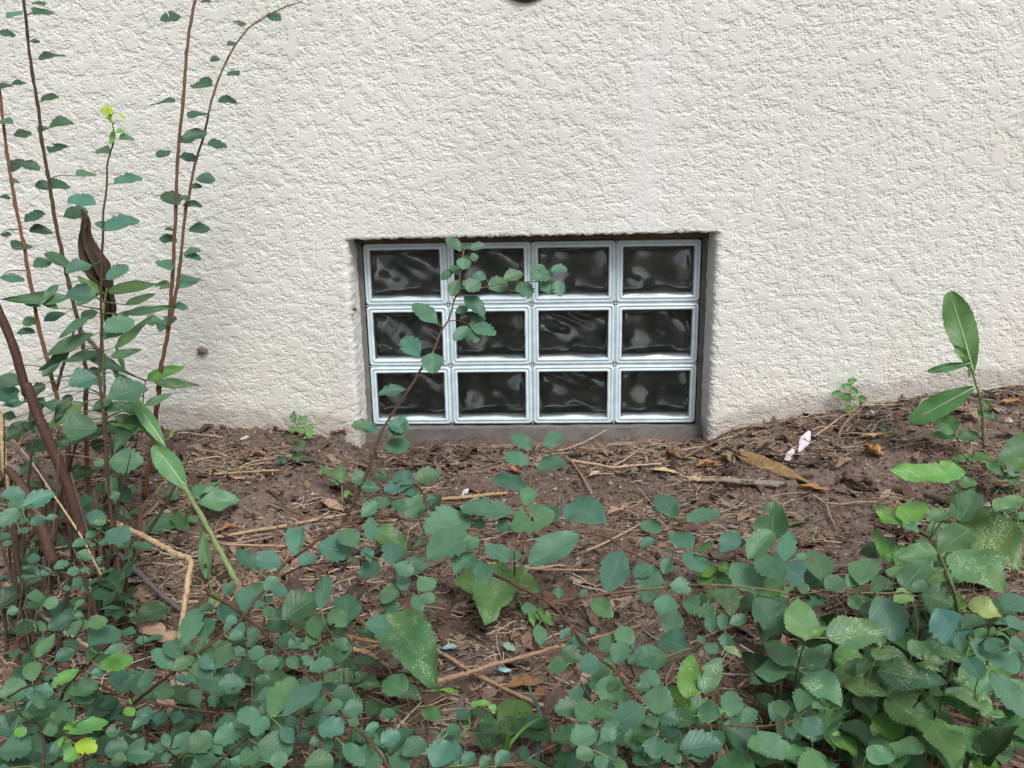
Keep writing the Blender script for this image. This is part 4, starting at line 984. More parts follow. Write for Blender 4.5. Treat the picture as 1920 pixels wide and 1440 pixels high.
weed('mottled weed with big pale blistered leaves in the bottom right corner', rpts('M', (1170, 1260), (1200, 1060), (1290, 760), (1360, 500)), '''
M: 1130,605,975,420,172m 1130,425,1440,605,182m 720,685,1290,785,235m 1100,595,1260,600,150m 800,900,1200,1180,310m 910,1020,630,1400,270b 450,805,795,850,152m 440,910,770,985,125k 1230,905,1640,985,180g 1410,1005,1545,1105,120g 1250,1180,1460,1440,200m 1280,1170,1720,1345,95b 1935,1160,1750,1340,250m 1060,1300,760,1420,150k 560,900,700,1080,160k 190,1020,480,1000,120m 160,1130,300,1290,130m 330,1100,500,1270,150m 480,720,580,580,120g 640,580,560,740,120k 1700,500,1930,700,170g 1740,900,1930,760,160m 1500,620,1380,800,130m 1320,1250,1100,1430,180k 1600,1440,1480,1320,150b
J: 1760,620,1880,540,150M 820,1410,1000,1335,172k 700,1405,1000,1380,180k 1000,1440,1200,1360,150k
''', h=(0.0, 0.05, 0.10, 0.16), r=(8, 6), tint=(0.12, 0.085, 0.06), up=0.68, group=WG, toward=0.0)
weed('dark five-leaf weed at the right edge under the lettuce', rpts('L', (1850, 620), (1820, 540), (1790, 480)), '''
L: 1790,485,1940,110,255g 1835,455,1945,330,120g 1740,490,1590,345,90g 1640,325,1450,345,78g 1790,490,1900,560,130g 1830,600,1640,620,50k 1700,480,1800,520,100k 1870,870,1935,960,110g 1900,660,1690,800,140m
''', h=(0.0, 0.08), r=(4, 3), up=0.55, group=WG)
weed('three-leaflet seedling on a thin stalk in front of the lettuce foot', rpts('L', (1545, 555), (1450, 370), (1370, 190), (1340, 130)), '''
K: 1360,1312,1153,1262,76g 1372,1312,1582,1288,96g 1352,1275,1195,1145,168g
L: 1450,360,1328,325,62g 1450,345,1500,300,40g
''', h=(0.0, 0.07), r=(3, 2), tint=(0.17, 0.19, 0.10), up=0.5, name='seedling', cat='seedling')
weed('wild lettuce with tall upright leaf and pale midribs against the wall at right', rpts('K', (1590, 1400), (1582, 1250), (1580, 1100), (1550, 950), (1500, 780), (1490, 700)), '''
K: 1505,770,1325,92,255L 1515,900,980,1185,190L 1480,705,1125,755,70L 1440,645,1343,560,75b 1480,740,1465,820,35b 1580,1100,1700,1150,52g 1585,1005,1665,1085,52g 1575,1150,1550,1060,40b
''', Y=(-0.36, -0.35), r=(4, 4), tint=(0.07, 0.07, 0.03), tip=(0.2, 0.3, 0.1), up=0.06, name='wild_lettuce', cat='weed', toward=0.008)
weed('pale green seedling at the wall foot left of the lettuce', rpts('K', (490, 1120), (500, 1000), (510, 880)), '''
K: 475,862,555,838,55b 430,882,520,890,40b 500,912,568,955,60b 430,948,343,945,55b 440,1010,500,950,80b 560,985,640,1005,55b 460,1085,512,1050,50b 510,1000,545,995,24b
''', Y=(-0.10, -0.10), r=(1.5, 1), tint=(0.25, 0.33, 0.14), up=0.1, name='seedling', cat='seedling')
weed('bushy green seedling at the wall foot left of the window', rpts('E', (600, 580), (650, 430), (640, 340), (600, 260)), '''
E: 640,300,705,240,70g 600,290,600,200,52g 620,350,565,320,42b 700,320,755,310,30b 720,410,735,305,58b 680,365,640,320,60b 600,500,705,420,90k 560,570,455,565,60k 580,560,720,545,70k 590,400,530,385,35k
''', Y=(-0.16, -0.11), r=(2.5, 1.5), tint=(0.24, 0.2, 0.08), up=0.2, name='seedling', cat='seedling')
def grass_blades(label, blades, name='grass_tuft'):
    root = None
    for pts, h, w, c in blades:
        q = [H(u, v, k) for (u, v), k in zip(pts, np.linspace(h[0], h[1], len(pts)))]
        if root is None: root = plant(name, (q[0][0], q[0][1], float(ground_z(q[0][0], q[0][1], False))), label, 'grass')
        ln = smooth_line(q, 6); V = []; F = []; mb = MB(); m = len(ln)
        for i, p in enumerate(ln):
            t = ln[min(i+1, m-1)]-ln[max(i-1, 0)]; t /= np.linalg.norm(t); s = np.cross(t, TOCAM(p)); s /= np.linalg.norm(s)
            ww = w/2*proj(p)[1]/FPX*(1-(i/(m-1))**3); nn = np.cross(s, t)
            V += [p-s*ww, p+nn*ww*0.35, p+s*ww]
        for i in range(m-1):
            for k in (0, 1): F.append((i*3+k, i*3+k+1, i*3+k+4, i*3+k+3))
        mb.add(V, F, jitter_col(c), (0, 0, 0), [(0.2*(k % 3)+0.05, 0.5) for k in range(len(V))]); mb.build('blade', LEAF, root)
grass_blades('thin bent grass blades near the brown oak leaf at bottom centre', [
    (rpts('H', (590, 1330), (640, 1150), (690, 920)), (0.02, 0.12), 6, TINT['b']),
    (rpts('H', (825, 1400), (855, 1150), (840, 1000), (790, 900), (755, 770)), (0.02, 0.08), 9, TINT['e']),
    (rpts('H', (980, 1440), (985, 1270), (940, 1100)), (0.02, 0.08), 9, TINT['d']),
    (rpts('H', (600, 1290), (720, 1150), (860, 1060), (960, 1050)), (0.03, 0.08), 6, TINT['b']),
    (rpts('H', (500, 1380), (600, 1250), (590, 1100)), (0.02, 0.1), 8, TINT['b']),
    (rpts('H', (900, 1440), (760, 1380), (620, 1330)), (0.03, 0.05), 10, TINT['g'])])
grass_blades('faint tuft of thin grass on the right mound by the wall', [
    (rpts('K', (780, 1290), (770, 1220), (780, 1150)), (0, 0.03), 2.5, TINT['g']), (rpts('K', (800, 1290), (820, 1230), (850, 1190)), (0, 0.03), 2.5, TINT['g']),
    (rpts('K', (770, 1290), (740, 1240), (710, 1220)), (0, 0.03), 2.5, TINT['g']), (rpts('K', (820, 1300), (850, 1260), (880, 1230)), (0, 0.02), 2.5, TINT['g'])])
# ------------------------------------------------------------------ litter on the soil
TAN = [(0.37, 0.27, 0.18), (0.46, 0.36, 0.26), (0.27, 0.19, 0.13), (0.21, 0.14, 0.10), (0.54, 0.44, 0.33), (0.17, 0.115, 0.088)]
LEAFB = [(0.17, 0.10, 0.07), (0.22, 0.14, 0.10), (0.12, 0.075, 0.058), (0.27, 0.18, 0.125), (0.075, 0.05, 0.042), (0.34, 0.25, 0.19), (0.20, 0.16, 0.145), (0.10, 0.07, 0.06)]
NR = np.random.RandomState(11)
def scatter(n, fy=1.0):
    """random spots over the ground in view, a little wider than the frame"""
    x = NR.uniform(-1.35, 1.25, n*3); y = WALL_Y-0.005-NR.rand(n*3)**fy*1.25
    m = np.abs(x-0.03) < (0.62*(y-CAM[1])+0.16)
    return x[m][:n], y[m][:n]
def density(x, y):
    d = 0.42+1.0*fbm(x/0.16+3, y/0.10+1, 2, 0.5, 50)
    d = d+0.75*np.exp(-((x-0.22)/0.28)**2-((y+0.17)/0.07)**2)+0.5*np.exp(-((x-0.62)/0.2)**2-((y+0.2)/0.12)**2)+0.35*np.exp(-((x+0.1)/0.2)**2-((y+0.16)/0.05)**2)
    d = d-2.4*np.exp(-((x-0.06)/0.15)**2-((y+0.33)/0.08)**2)-1.1*np.exp(-((x+0.42)/0.10)**2-((y+0.33)/0.05)**2)-1.2*np.exp(-((x-0.52)/0.12)**2-((y+0.36)/0.05)**2)-1.4*np.exp(-((x-0.18)/0.14)**2-((y+0.68)/0.07)**2)
    d = d+0.5*sstep(-0.45, -0.8, y)*sstep(0.1, -0.3, x)
    return np.clip(d, 0.02, 1)
def build_straw():
    x, y = scatter(19000); keep = NR.rand(len(x)) < density(x, y); x, y = x[keep], y[keep]
    n = len(x); V = []; Q = []; T = []; K = 4
    ang = NR.normal(0, 0.75, n); L = NR.gamma(1.8, 0.017, n)+0.005; L = np.minimum(L, 0.13); w = NR.uniform(0.0003, 0.0011, n)*(0.6+L*6)
    lift = np.abs(NR.normal(0, 0.0045, n)); tilt = NR.normal(0, 0.10, n); bend = NR.normal(0, 0.15, n)
    ci = NR.randint(0, len(TAN), n); cb = NR.uniform(0.65, 1.15, n)
    for k in range(K+1):
        t = k/K-0.5
        a = ang+bend*t*2
        px_ = x+np.cos(a)*L*t; py_ = np.minimum(y+np.sin(a)*L*t, WALL_Y-0.004)
        pz = ground_z(px_, py_)+0.0016+lift+tilt*L*t+0.1*L*(0.25-t*t)
        pz = np.maximum(pz, ground_z(px_, py_)+0.0006)
        nx_, ny_ = -np.sin(a), np.cos(a)
        V.append(np.stack([np.stack([px_+nx_*w, py_+ny_*w, pz], -1), np.stack([px_, py_, pz+w*1.2], -1), np.stack([px_-nx_*w, py_-ny_*w, pz], -1)], 1))
    V = np.stack(V, 1)                        # n, K+1, 3, 3
    b = (np.arange(n)*(K+1)*3)[:, None]
    f = np.array([[k*3+j, k*3+j+1, k*3+j+4, k*3+j+3] for k in range(K) for j in (0, 1)])
    Q = (b[:, :, None]+f[None]).reshape(-1, 4)
    o = fast_mesh('straw_litter', V.reshape(-1, 3), Q, DRY)
    col = np.array(TAN)[ci]*cb[:, None]
    vcol(o, np.repeat(col, (K+1)*3, 0)); tag(o, 'thin dry straw and stem bits strewn over the soil', 'straw', kind='stuff')
build_straw()
def build_crumbs():
    x, y = scatter(24000); n = len(x)
    base = np.array([(1, 0, 0), (0, 1, 0), (-1, 0, 0), (0, -1, 0), (0, 0, 1), (0, 0, -1)], float)
    f = np.array([(0, 1, 4), (1, 2, 4), (2, 3, 4), (3, 0, 4), (1, 0, 5), (2, 1, 5), (3, 2, 5), (0, 3, 5)])
    r = NR.gamma(1.7, 0.0011, n)+0.0006
    V = base[None]*r[:, None, None]*NR.uniform(0.6, 1.4, (n, 6, 3))
    V[:, :, 0] += x[:, None]; V[:, :, 1] += y[:, None]; V[:, :, 2] += (ground_z(x, y)+r*0.3)[:, None]
    Q = (np.arange(n)[:, None, None]*6+f[None]).reshape(-1, 3)
    o = fast_mesh('soil_crumbs', V.reshape(-1, 3), Q, DRY, smooth=False)
    cols = np.array([(0.12, 0.08, 0.06), (0.20, 0.14, 0.11), (0.07, 0.045, 0.035), (0.30, 0.24, 0.20), (0.45, 0.40, 0.36)])[NR.choice(5, n, p=[.38, .3, .2, .09, .03])]
    vcol(o, np.repeat(cols, 6, 0)); tag(o, 'small crumbs of brown soil and grit', 'soil crumbs', kind='stuff')
build_crumbs()
def build_flakes():
    """torn, curled fragments of dead leaves"""
    x, y = scatter(11500); keep = NR.rand(len(x)) < np.clip(density(x, y)*0.9+0.12-0.3*np.exp(-((x-0.06)/0.13)**2-((y+0.33)/0.07)**2), 0, 1); x, y = x[keep], y[keep]; n = len(x)
    G = 5
    u, v = np.meshgrid(np.linspace(-1, 1, G), np.linspace(-1, 1, G)); u = u.ravel(); v = v.ravel()
    size = NR.gamma(2.0, 0.0030, n)+0.0025; size = np.minimum(size, 0.022)
    ang = NR.uniform(0, 6.28, n); asp = NR.uniform(0.35, 0.8, n)
    cur = NR.normal(0, 0.8, n); cur2 = NR.normal(0, 0.5, n); tl = NR.normal(0, 0.35, n)
    ru = u[None]*(1-0.22*v[None]**2)+NR.normal(0, 0.19, (n, G*G)); rv = v[None]*(1-0.25*u[None]**2)+NR.normal(0, 0.19, (n, G*G))
    a = ru*size[:, None]; b = rv*(size*asp)[:, None]
    z = size[:, None]*(0.35*cur[:, None]*ru**2+0.3*cur2[:, None]*rv*ru+tl[:, None]*ru+NR.normal(0, 0.07, (n, G*G)))
    z = z-z.min(1, keepdims=True)*0.75
    X = x[:, None]+np.cos(ang)[:, None]*a-np.sin(ang)[:, None]*b; Y = np.minimum(y[:, None]+np.sin(ang)[:, None]*a+np.cos(ang)[:, None]*b, WALL_Y-0.004)
    Z = np.maximum(ground_z(x, y)[:, None]+z, ground_z(X, Y)+0.0004)
    idx = np.arange(G*G).reshape(G, G)
    f = np.stack([idx[:-1, :-1], idx[:-1, 1:], idx[1:, 1:], idx[1:, :-1]], -1).reshape(-1, 4)
    Q = (np.arange(n)[:, None, None]*G*G+f[None]).reshape(-1, 4)
    o = fast_mesh('leaf_litter', np.stack([X, Y, Z], -1).reshape(-1, 3), Q, DRY)
    col = np.array(LEAFB)[NR.randint(0, len(LEAFB), n)]*NR.uniform(0.6, 1.15, n)[:, None]
    vcol(o, np.repeat(col, G*G, 0)); tag(o, 'crumbled brown leaf litter lying on the soil', 'leaf litter', kind='stuff')
build_flakes()
def build_undergrowth():
    """low small-leaved growth under the canes, too dense to count"""
    mb = MB(); rg = random.Random(5)
    spots = [((0, 1130), (430, 1440), 95, 'sdddk'), ((400, 1250), (770, 1440), 60, 'sdddg'), ((1070, 1340), (1440, 1440), 45, 'ddg'), ((1440, 1130), (1920, 1440), 80, 'gkdm'), ((1250, 1010), (1480, 1160), 16, 'gd'),
             ((0, 860), (250, 1150), 90, 'sddk'), ((720, 1340), (1050, 1440), 9, 'gd'), ((1640, 960), (1920, 1200), 50, 'gkm'), ((430, 1090), (660, 1260), 26, 'dd'), ((1480, 1200), (1920, 1440), 45, 'ggkmb')]
    for (u0, v0), (u1, v1), k, cs in spots:
        for i in range(k):
            u, v = rg.uniform(u0, u1), rg.uniform(v0, v1); p = H(u, v, rg.uniform(0.015, 0.085)); c = rg.choice(cs)
            a = np.array([rg.uniform(-1, 1), rg.uniform(-1, 1), rg.uniform(-0.3, 0.5)]); nr = np.array([rg.uniform(-.5, .5), rg.uniform(-.7, .2), 1.0])
            L = rg.uniform(0.016, 0.046) if c in 'sd' else rg.uniform(0.03, 0.072)
            blade(mb, p, a, L, nr, L*rg.uniform(0.55, 0.85), SPEC[c], jitter_col(TINT[c], 0.25), WEAR.get(c, (0, 0, .1)), 0.1, rg.uniform(0.1, 0.5), 0, rg)
            g = p.copy(); g[2] = float(ground_z(p[0], p[1], False)); g[0] += rg.uniform(-.012, .012)
            tube(mb, smooth_line([g, (g+p)/2+np.array([rg.uniform(-.006, .006), 0, 0]), p], 3), [0.0007]*7, (0.12, 0.12, 0.05), 4)
    tag(mb.build('undergrowth', LEAF), 'low dense green undergrowth of small leaves beneath the canes', 'undergrowth', kind='stuff')
build_undergrowth()

# ------------------------------------------------------------------ sticks, stalks and leaves one can point at
def stick(name, label, cat, pts, w, h=(0.004, 0.004), tint=TAN[0], tip=None, Y=None, flat=1.0, fray=0, group=None, wob=0.16):
    hs = list(h) if len(h) == len(pts) else list(np.linspace(h[0], h[-1], len(pts)))
    wpt = [H(u, v, k) for (u, v), k in zip(pts, hs)]
    ln = smooth_line(wpt, 8); m = len(ln)
    rad = [(w[0]+(w[-1]-w[0])*i/(m-1))/2*proj(ln[i])[1]/FPX for i in range(m)]
    ln = [p+np.array([0, 0, r*0.6])+np.array([RNG.uniform(-1, 1), RNG.uniform(-1, 1), RNG.uniform(-1, 1)])*r*0.22 for p, r in zip(ln, rad)]
    mb = MB(); tube(mb, ln, rad, tint, 8, wob, flat=flat, tipc=tip)
    for k in range(fray):
        e = ln[-1] if k % 2 else ln[0]; d = (ln[-1]-ln[-4]) if k % 2 else (ln[0]-ln[3]); d = d/np.linalg.norm(d)
        d = d+np.array([RNG.uniform(-.35, .35), RNG.uniform(-.35, .35), RNG.uniform(-.2, .35)])
        o = np.array([RNG.uniform(-1, 1), RNG.uniform(-1, 1), RNG.uniform(-1, 1)])*rad[0]*0.7
        tube(mb, [e-d*0.01+o, e+d*0.006+o, e+d*RNG.uniform(0.010, 0.022)+o], [rad[0]*0.28, rad[0]*0.2, rad[0]*0.05], tuple(c*RNG.uniform(0.9, 1.2) for c in tint), 5)
    # fibres split off along the length
    if w[0] > 6:
        for k in range(int(fray*1.5)):
            i = RNG.randrange(1, m-4); o = np.array([RNG.uniform(-1, 1), RNG.uniform(-1, 1), 0.8])*rad[i]
            tube(mb, [ln[i]+o*0.8, ln[i+1]+o, ln[min(i+3, m-1)]+o*1.25], [rad[i]*0.2, rad[i]*0.22, rad[i]*0.06], tuple(c*RNG.uniform(0.8, 1.2) for c in tint), 5)
    o = mb.build(name, BARK if name in ('twig', 'stick') else DRY)
    return tag(o, label, cat, group, 'thing')
DS = 'dry stalks on the soil'; TW = 'loose twigs on the soil'
PALE = (0.50, 0.36, 0.22); STR = (0.46, 0.31, 0.19); BRW = (0.17, 0.10, 0.07); GRY = (0.13, 0.105, 0.11)
stick('stalk', 'thick frayed pale stalk, snapped and folded downward, right of the left thicket', 'dry stalk', rpts('C', (850, 1050), (1010, 1120), (1200, 1220), (1330, 1290), (1430, 1335))+rpts('D', (1410, 40), (1385, 250), (1355, 430), (1345, 580)), (11, 10), (0.08, 0.09, 0.10, 0.105, 0.11, 0.10, 0.07, 0.04, 0.01), PALE, fray=10, group=DS)
stick('stick', 'smooth dark purple-grey stick leaning through the left thicket to the soil', 'stick', rpts('C', (130, 500), (300, 680), (450, 820), (560, 930), (700, 1080), (880, 1270), (1030, 1420))+rpts('D', (1180, 120), (1360, 270), (1580, 400)), (12, 10), (0.10, 0.09, 0.08, 0.07, 0.05, 0.04, 0.03, 0.02, 0.01, 0.005), GRY, group=TW)
stick('stalk', 'long straight straw crossing the soil right of the pale green stalk', 'dry stalk', rpts('E', (20, 1155), (300, 1110), (600, 1060), (850, 1010), (1110, 960)), (7, 5), (0.006, 0.006), STR, fray=2, group=DS)
stick('stalk', 'pair of flattened straws below the window foot at left', 'dry stalk', rpts('E', (-10, 682), (240, 665), (490, 648)), (5, 3), (0.005, 0.005), STR, fray=3, group=DS)
stick('stalk', 'short bamboo-like straw ending at the smooth soil patch below the window', 'dry stalk', rpts('G', (100, 872), (350, 850), (500, 832), (608, 822)), (7, 5), (0.006, 0.007), (0.42, 0.29, 0.15), group=DS)
stick('stalk', 'thin straw across the lower edge of the smooth soil patch', 'dry stalk', rpts('G', (665, 1375), (850, 1395), (1100, 1400), (1260, 1398)), (5, 4), (0.012, 0.012), STR, group=DS)
stick('stalk', 'thick brown stalk slanting up to the right at bottom centre, upper of the crossed pair', 'dry stalk', rpts('H', (70, 800), (300, 740), (550, 660), (800, 590), (1000, 535), (1300, 460), (1590, 382)), (10, 5), (0.03, 0.03, 0.03, 0.03, 0.025, 0.02, 0.012), (0.36, 0.23, 0.145), fray=4, group=DS)
stick('stalk', 'brown stalk slanting down to the right at bottom centre, lower of the crossed pair', 'dry stalk', rpts('H', (20, 530), (200, 640), (370, 750), (600, 860), (800, 955), (960, 1015), (1160, 1130)), (7, 8), (0.012, 0.012), (0.38, 0.25, 0.155), fray=6, group=DS)
stick('twig', 'short reddish twig leaning up beside the crossed stalks', 'twig', rpts('H', (872, 965), (950, 860), (1045, 738)), (4, 3), (0.01, 0.03), (0.27, 0.17, 0.11), group=TW)
stick('twig', 'thin pale twig at the bottom edge right of the grass blades', 'twig', rpts('H', (740, 1385), (900, 1300), (1080, 1225)), (4, 3), (0.02, 0.03), (0.34, 0.25, 0.18), group=TW)
stick('stalk', 'fibrous split stalk half hidden by the leaves left of bottom centre', 'dry stalk', rpts('F', (440, 330), (600, 375), (790, 405)), (9, 7), (0.03, 0.03), PALE, fray=6, group=DS)
stick('stalk', 'reddish split stalk left of the speckled torn leaf', 'dry stalk', rpts('F', (1010, 460), (1120, 485), (1250, 505)), (7, 6), (0.03, 0.03), (0.36, 0.20, 0.11), fray=5, group=DS)
stick('stalk', 'pale frayed stalk below the reddish one beside the speckled torn leaf', 'dry stalk', rpts('F', (1040, 555), (1180, 600), (1310, 685)), (9, 6), (0.02, 0.02), PALE, fray=8, group=DS)
stick('stalk', 'short straws crossing in the soil right of the smooth patch', 'dry stalk', rpts('G', (1200, 1258), (1400, 1165), (1610, 1050)), (5, 4), (0.01, 0.012), (0.40, 0.27, 0.18), fray=3, group=DS)
stick('stick', 'flat stick with grey bark and a pale stripped end, right of the window', 'stick', rpts('I', (350, 562), (520, 568), (750, 585), (900, 598), (1035, 600)), (12, 15), (0.007, 0.007), (0.46, 0.34, 0.23), tip=(0.22, 0.21, 0.21), flat=0.6, fray=4, group=TW)
stick('twig', 'crooked dark twig behind the orange wood chunk', 'twig', rpts('I', (1000, 405), (1120, 432), (1250, 442), (1380, 428), (1470, 470)), (6, 4), (0.016, 0.01), (0.065, 0.045, 0.04), group=TW)
stick('twig', 'pale forked twig running down the soil right of the wood chunk', 'twig', rpts('I', (1295, 675), (1390, 745), (1430, 840), (1475, 930)), (4, 3), (0.01, 0.01), (0.36, 0.25, 0.18), group=TW)
stick('twig', 'thin straight twig leaning on the wall corner right of the window', 'twig', rpts('I', (330, 400), (470, 320), (600, 260)), (5, 3), (0.01, 0.03), (0.22, 0.145, 0.10), group=TW)
stick('twig', 'pale bent twig on the right mound, pointing at the white scrap', 'twig', rpts('I', (1300, 240), (1420, 160), (1510, 88), (1580, 72)), (4, 3), (0.008, 0.02), (0.40, 0.29, 0.21), group=TW)
stick('twig', 'second twig on the right mound, below the wall-foot seedling', 'twig', rpts('I', (1490, 225), (1530, 150), (1590, 90), (1660, 40)), (5, 4), (0.008, 0.02), (0.24, 0.165, 0.125), group=TW)
stick('twig', 'long pale twig across the soil left of the yellow-green weed leaves', 'twig', rpts('L', (285, 715), (420, 725), (560, 708), (720, 705)), (4, 3), (0.012, 0.02), (0.38, 0.25, 0.17), group=TW)
stick('twig', 'thin twig under the three-leaflet seedling on the right mound', 'twig', rpts('L', (860, 268), (960, 240), (1100, 222), (1215, 200)), (4, 3), (0.01, 0.01), (0.20, 0.15, 0.12), group=TW)
stick('stalk', 'weathered cut stalk among the weeds at the right edge', 'dry stalk', rpts('L', (1620, 545), (1760, 540), (1935, 545)), (7, 7), (0.03, 0.03), (0.36, 0.28, 0.19), fray=3, group=DS)
stick('twig', 'black rotting twig under the broad grey-green leaves', 'twig', rpts('L', (1110, 665), (1230, 700), (1350, 745)), (11, 9), (0.01, 0.01), (0.035, 0.028, 0.026), group=TW)
stick('stalk', 'broken hollow pale stalk standing at the left edge', 'dry stalk', rpts('C', (60, 800), (40, 640), (25, 440), (5, 240)), (9, 11), (0.06, 0.10, 0.14, 0.18), (0.46, 0.35, 0.20), fray=6, group=DS)
stick('stalk', 'thin pale straw hanging across the left thicket over the dark stems', 'dry stalk', rpts('C', (760, 1440), (610, 1150), (420, 860), (220, 570), (40, 350)), (4, 3), (0.12, 0.15, 0.18, 0.2, 0.22), PALE, group=DS)
stick('stalk', 'loose dry stem lodged against the thick brown stem', 'dry stalk', rpts('C', (90, 600), (170, 400), (210, 280), (265, 170)), (5, 4), (0.18, 0.20, 0.22, 0.22), (0.33, 0.25, 0.17), group=DS)
stick('stalk', 'fine curved dry tendril crossing the thick brown stem', 'dry stalk', rpts('C', (20, 640), (110, 570), (260, 545), (500, 530), (780, 568)), (2.5, 1.5), (0.2, 0.22), (0.33, 0.26, 0.16), group=DS)
stick('stalk', 'peeling grey stalk lying across the lower left litter', 'dry stalk', rpts('D', (-20, 0), (150, 160), (310, 290), (500, 440), (670, 540)), (8, 6), (0.06, 0.05), (0.36, 0.29, 0.20), fray=5, group=DS)
stick('twig', 'brown twig lying low at the left edge under the spirea leaves', 'twig', rpts('D', (-20, 670), (150, 685), (300, 720), (430, 750)), (5, 4), (0.05, 0.04), (0.14, 0.085, 0.065), group=TW)
stick('twig', 'dull purple twig stub among the dead oak leaves at lower left', 'twig', rpts('D', (900, 720), (950, 790), (1000, 870)), (13, 12), (0.02, 0.015), (0.14, 0.09, 0.09), group=TW)
stick('twig', 'grey twig arching over the curled dead leaf at lower left', 'twig', rpts('D', (1420, 875), (1600, 890), (1750, 930), (1900, 985)), (9, 5), (0.03, 0.03), (0.17, 0.12, 0.095), group=TW)
stick('stalk', 'black forked dead weed stem against the wall at left', 'dry stalk', rpts('B', (320, 1120), (350, 1000), (390, 880), (415, 790)), (7, 4), (0.22, 0.22), (0.035, 0.028, 0.025), group=DS)
stick('stalk', 'long straw lying below the bare soil at left of the arching cane', 'dry stalk', rpts('E', (60, 1210), (300, 1180), (520, 1130)), (5, 3), (0.006, 0.006), (0.34, 0.23, 0.15), group=DS)
stick('stalk', 'straight straw at the foot of the arching cane', 'dry stalk', rpts('E', (80, 1210), (300, 1215), (540, 1220)), (5, 4), (0.012, 0.012), (0.42, 0.29, 0.19), group=DS)
stick('stalk', 'bleached upright straw leaning on the mortar sill', 'dry stalk', rpts('G', (1060, 490), (1200, 430), (1345, 350)), (4, 3), (0.006, 0.03), (0.48, 0.34, 0.24), group=DS)
stick('stalk', 'forked straw right of the smooth soil patch', 'dry stalk', rpts('G', (1240, 830), (1180, 720), (1110, 610), (1040, 540)), (4, 3), (0.008, 0.008), (0.38, 0.25, 0.17), group=DS)
stick('stalk', 'pale straw lying level in front of the sill at right', 'dry stalk', rpts('G', (1080, 580), (1250, 605), (1400, 630), (1560, 615), (1760, 603)), (5, 4), (0.008, 0.010), (0.50, 0.37, 0.27), group=DS)
stick('stalk', 'bent straw crossing above the yellow leaf fragment', 'dry stalk', rpts('G', (1400, 620), (1490, 570), (1590, 495)), (4, 3), (0.008, 0.014), (0.42, 0.29, 0.20), group=DS)
stick('stalk', 'slanting straw on the soil between window and right canes', 'dry stalk', rpts('G', (1570, 765), (1660, 870), (1780, 1010)), (4, 3), (0.008, 0.008), (0.32, 0.21, 0.15), group=DS)
stick('stalk', 'white-ended straw between the speckled weed and the paired leaves', 'dry stalk', rpts('J', (750, 520), (830, 570), (915, 622)), (4, 4), (0.02, 0.02), (0.62, 0.52, 0.42), group=DS)
stick('stalk', 'brown straw beneath the round leaf of the speckled weed', 'dry stalk', rpts('J', (730, 840), (800, 800), (885, 755)), (6, 5), (0.02, 0.02), (0.40, 0.25, 0.16), group=DS)

def dead_leaf(label, reg, c, tip, w, tint, lobes=0, h=0.008, curl=0.5, group='fallen leaves', up=0.75, wear=(0, 0, 0.3)):
    """a fallen leaf lying on the soil from pixel c (stalk end) to tip"""
    b = H(*px(reg, *c), h); t = H(*px(reg, *tip), h); L = np.linalg.norm(t-b); a = (t-b)/L
    nr = np.array([RNG.uniform(-.2, .2), RNG.uniform(-.3, .1), 1.0]); s = np.cross(nr, a); s /= np.linalg.norm(s); nr = np.cross(a, s)
    wm = w/REG[reg][2]*proj(b)[1]/FPX
    n = 30; js = np.linspace(-1, 1, 11); V = []; U = []; F = []
    ph = RNG.uniform(0, 6)
    for i in range(n+1):
        q = i/n; base = math.sin(math.pi*min(1, q*0.93+0.05))**0.7
        if lobes: base *= 0.52+0.48*abs(math.cos(math.pi*lobes*q+0.4))
        else: base *= 1+0.10*math.sin(17*q+ph)+0.06*math.sin(41*q)
        for v in js:
            x = v*base*wm/2*(1+0.08*math.sin(9*q+ph+v))
            z = curl*wm*(0.32*v*v*base+0.10*math.sin(7*q+ph+3*v)+0.05*math.sin(19*q+5*v))+0.05*wm*abs(v)
            p = b+a*q*L+s*x+nr*z; p[2] = max(p[2], float(ground_z(p[0], p[1]))+0.001); p[1] = min(p[1], WALL_Y-0.004)
            V.append(p); U.append((0.5+0.5*v, q))
    m = len(js)
    for i in range(n):
        for k in range(m-1): F.append((i*m+k, i*m+k+1, i*m+m+k+1, i*m+m+k))
    mb = MB(); mb.add(V, F, jitter_col(tint, 0.08), wear, U)
    tube(mb, [b-a*0.012+nr*0.002, b-a*0.004+nr*0.002, b+a*L*0.1+nr*0.001], [0.0007, 0.0008, 0.0005], tuple(x*0.7 for x in tint), 5)
    return tag(mb.build('fallen_leaf', DRY), label, 'leaf', group, 'thing')
dead_leaf('large beige lobed oak leaf under the folded pale stalk at lower left', 'D', (1400, 560), (975, 330), 190, (0.36, 0.27, 0.22), 3, 0.02, 0.5)
dead_leaf('curled grey-beige dead leaf below the large oak leaf at lower left', 'D', (1360, 740), (1330, 950), 120, (0.34, 0.26, 0.21), 0, 0.012, 1.4)
dead_leaf('dull brown dead leaf among the green leaves at far lower left', 'D', (500, 890), (680, 960), 110, (0.24, 0.17, 0.13), 0, 0.012, 0.8)
dead_leaf('orange-brown lobed oak leaf between the crossed stalks at bottom centre', 'H', (590, 830), (870, 790), 150, (0.26, 0.145, 0.08), 3, 0.012, 0.5)
dead_leaf('dark brown dead leaf just right of the orange oak leaf', 'H', (780, 920), (940, 880), 110, (0.17, 0.10, 0.06), 0, 0.01, 0.7)
dead_leaf('cream-yellow leaf fragment on the straw in front of the sill', 'I', (75, 480), (285, 505), 75, (0.56, 0.42, 0.19), 2, 0.010, 0.4)
dead_leaf('pinkish dead leaf right of the smooth soil patch', 'G', (1360, 985), (1510, 920), 90, (0.36, 0.22, 0.15), 2, 0.008, 0.9)
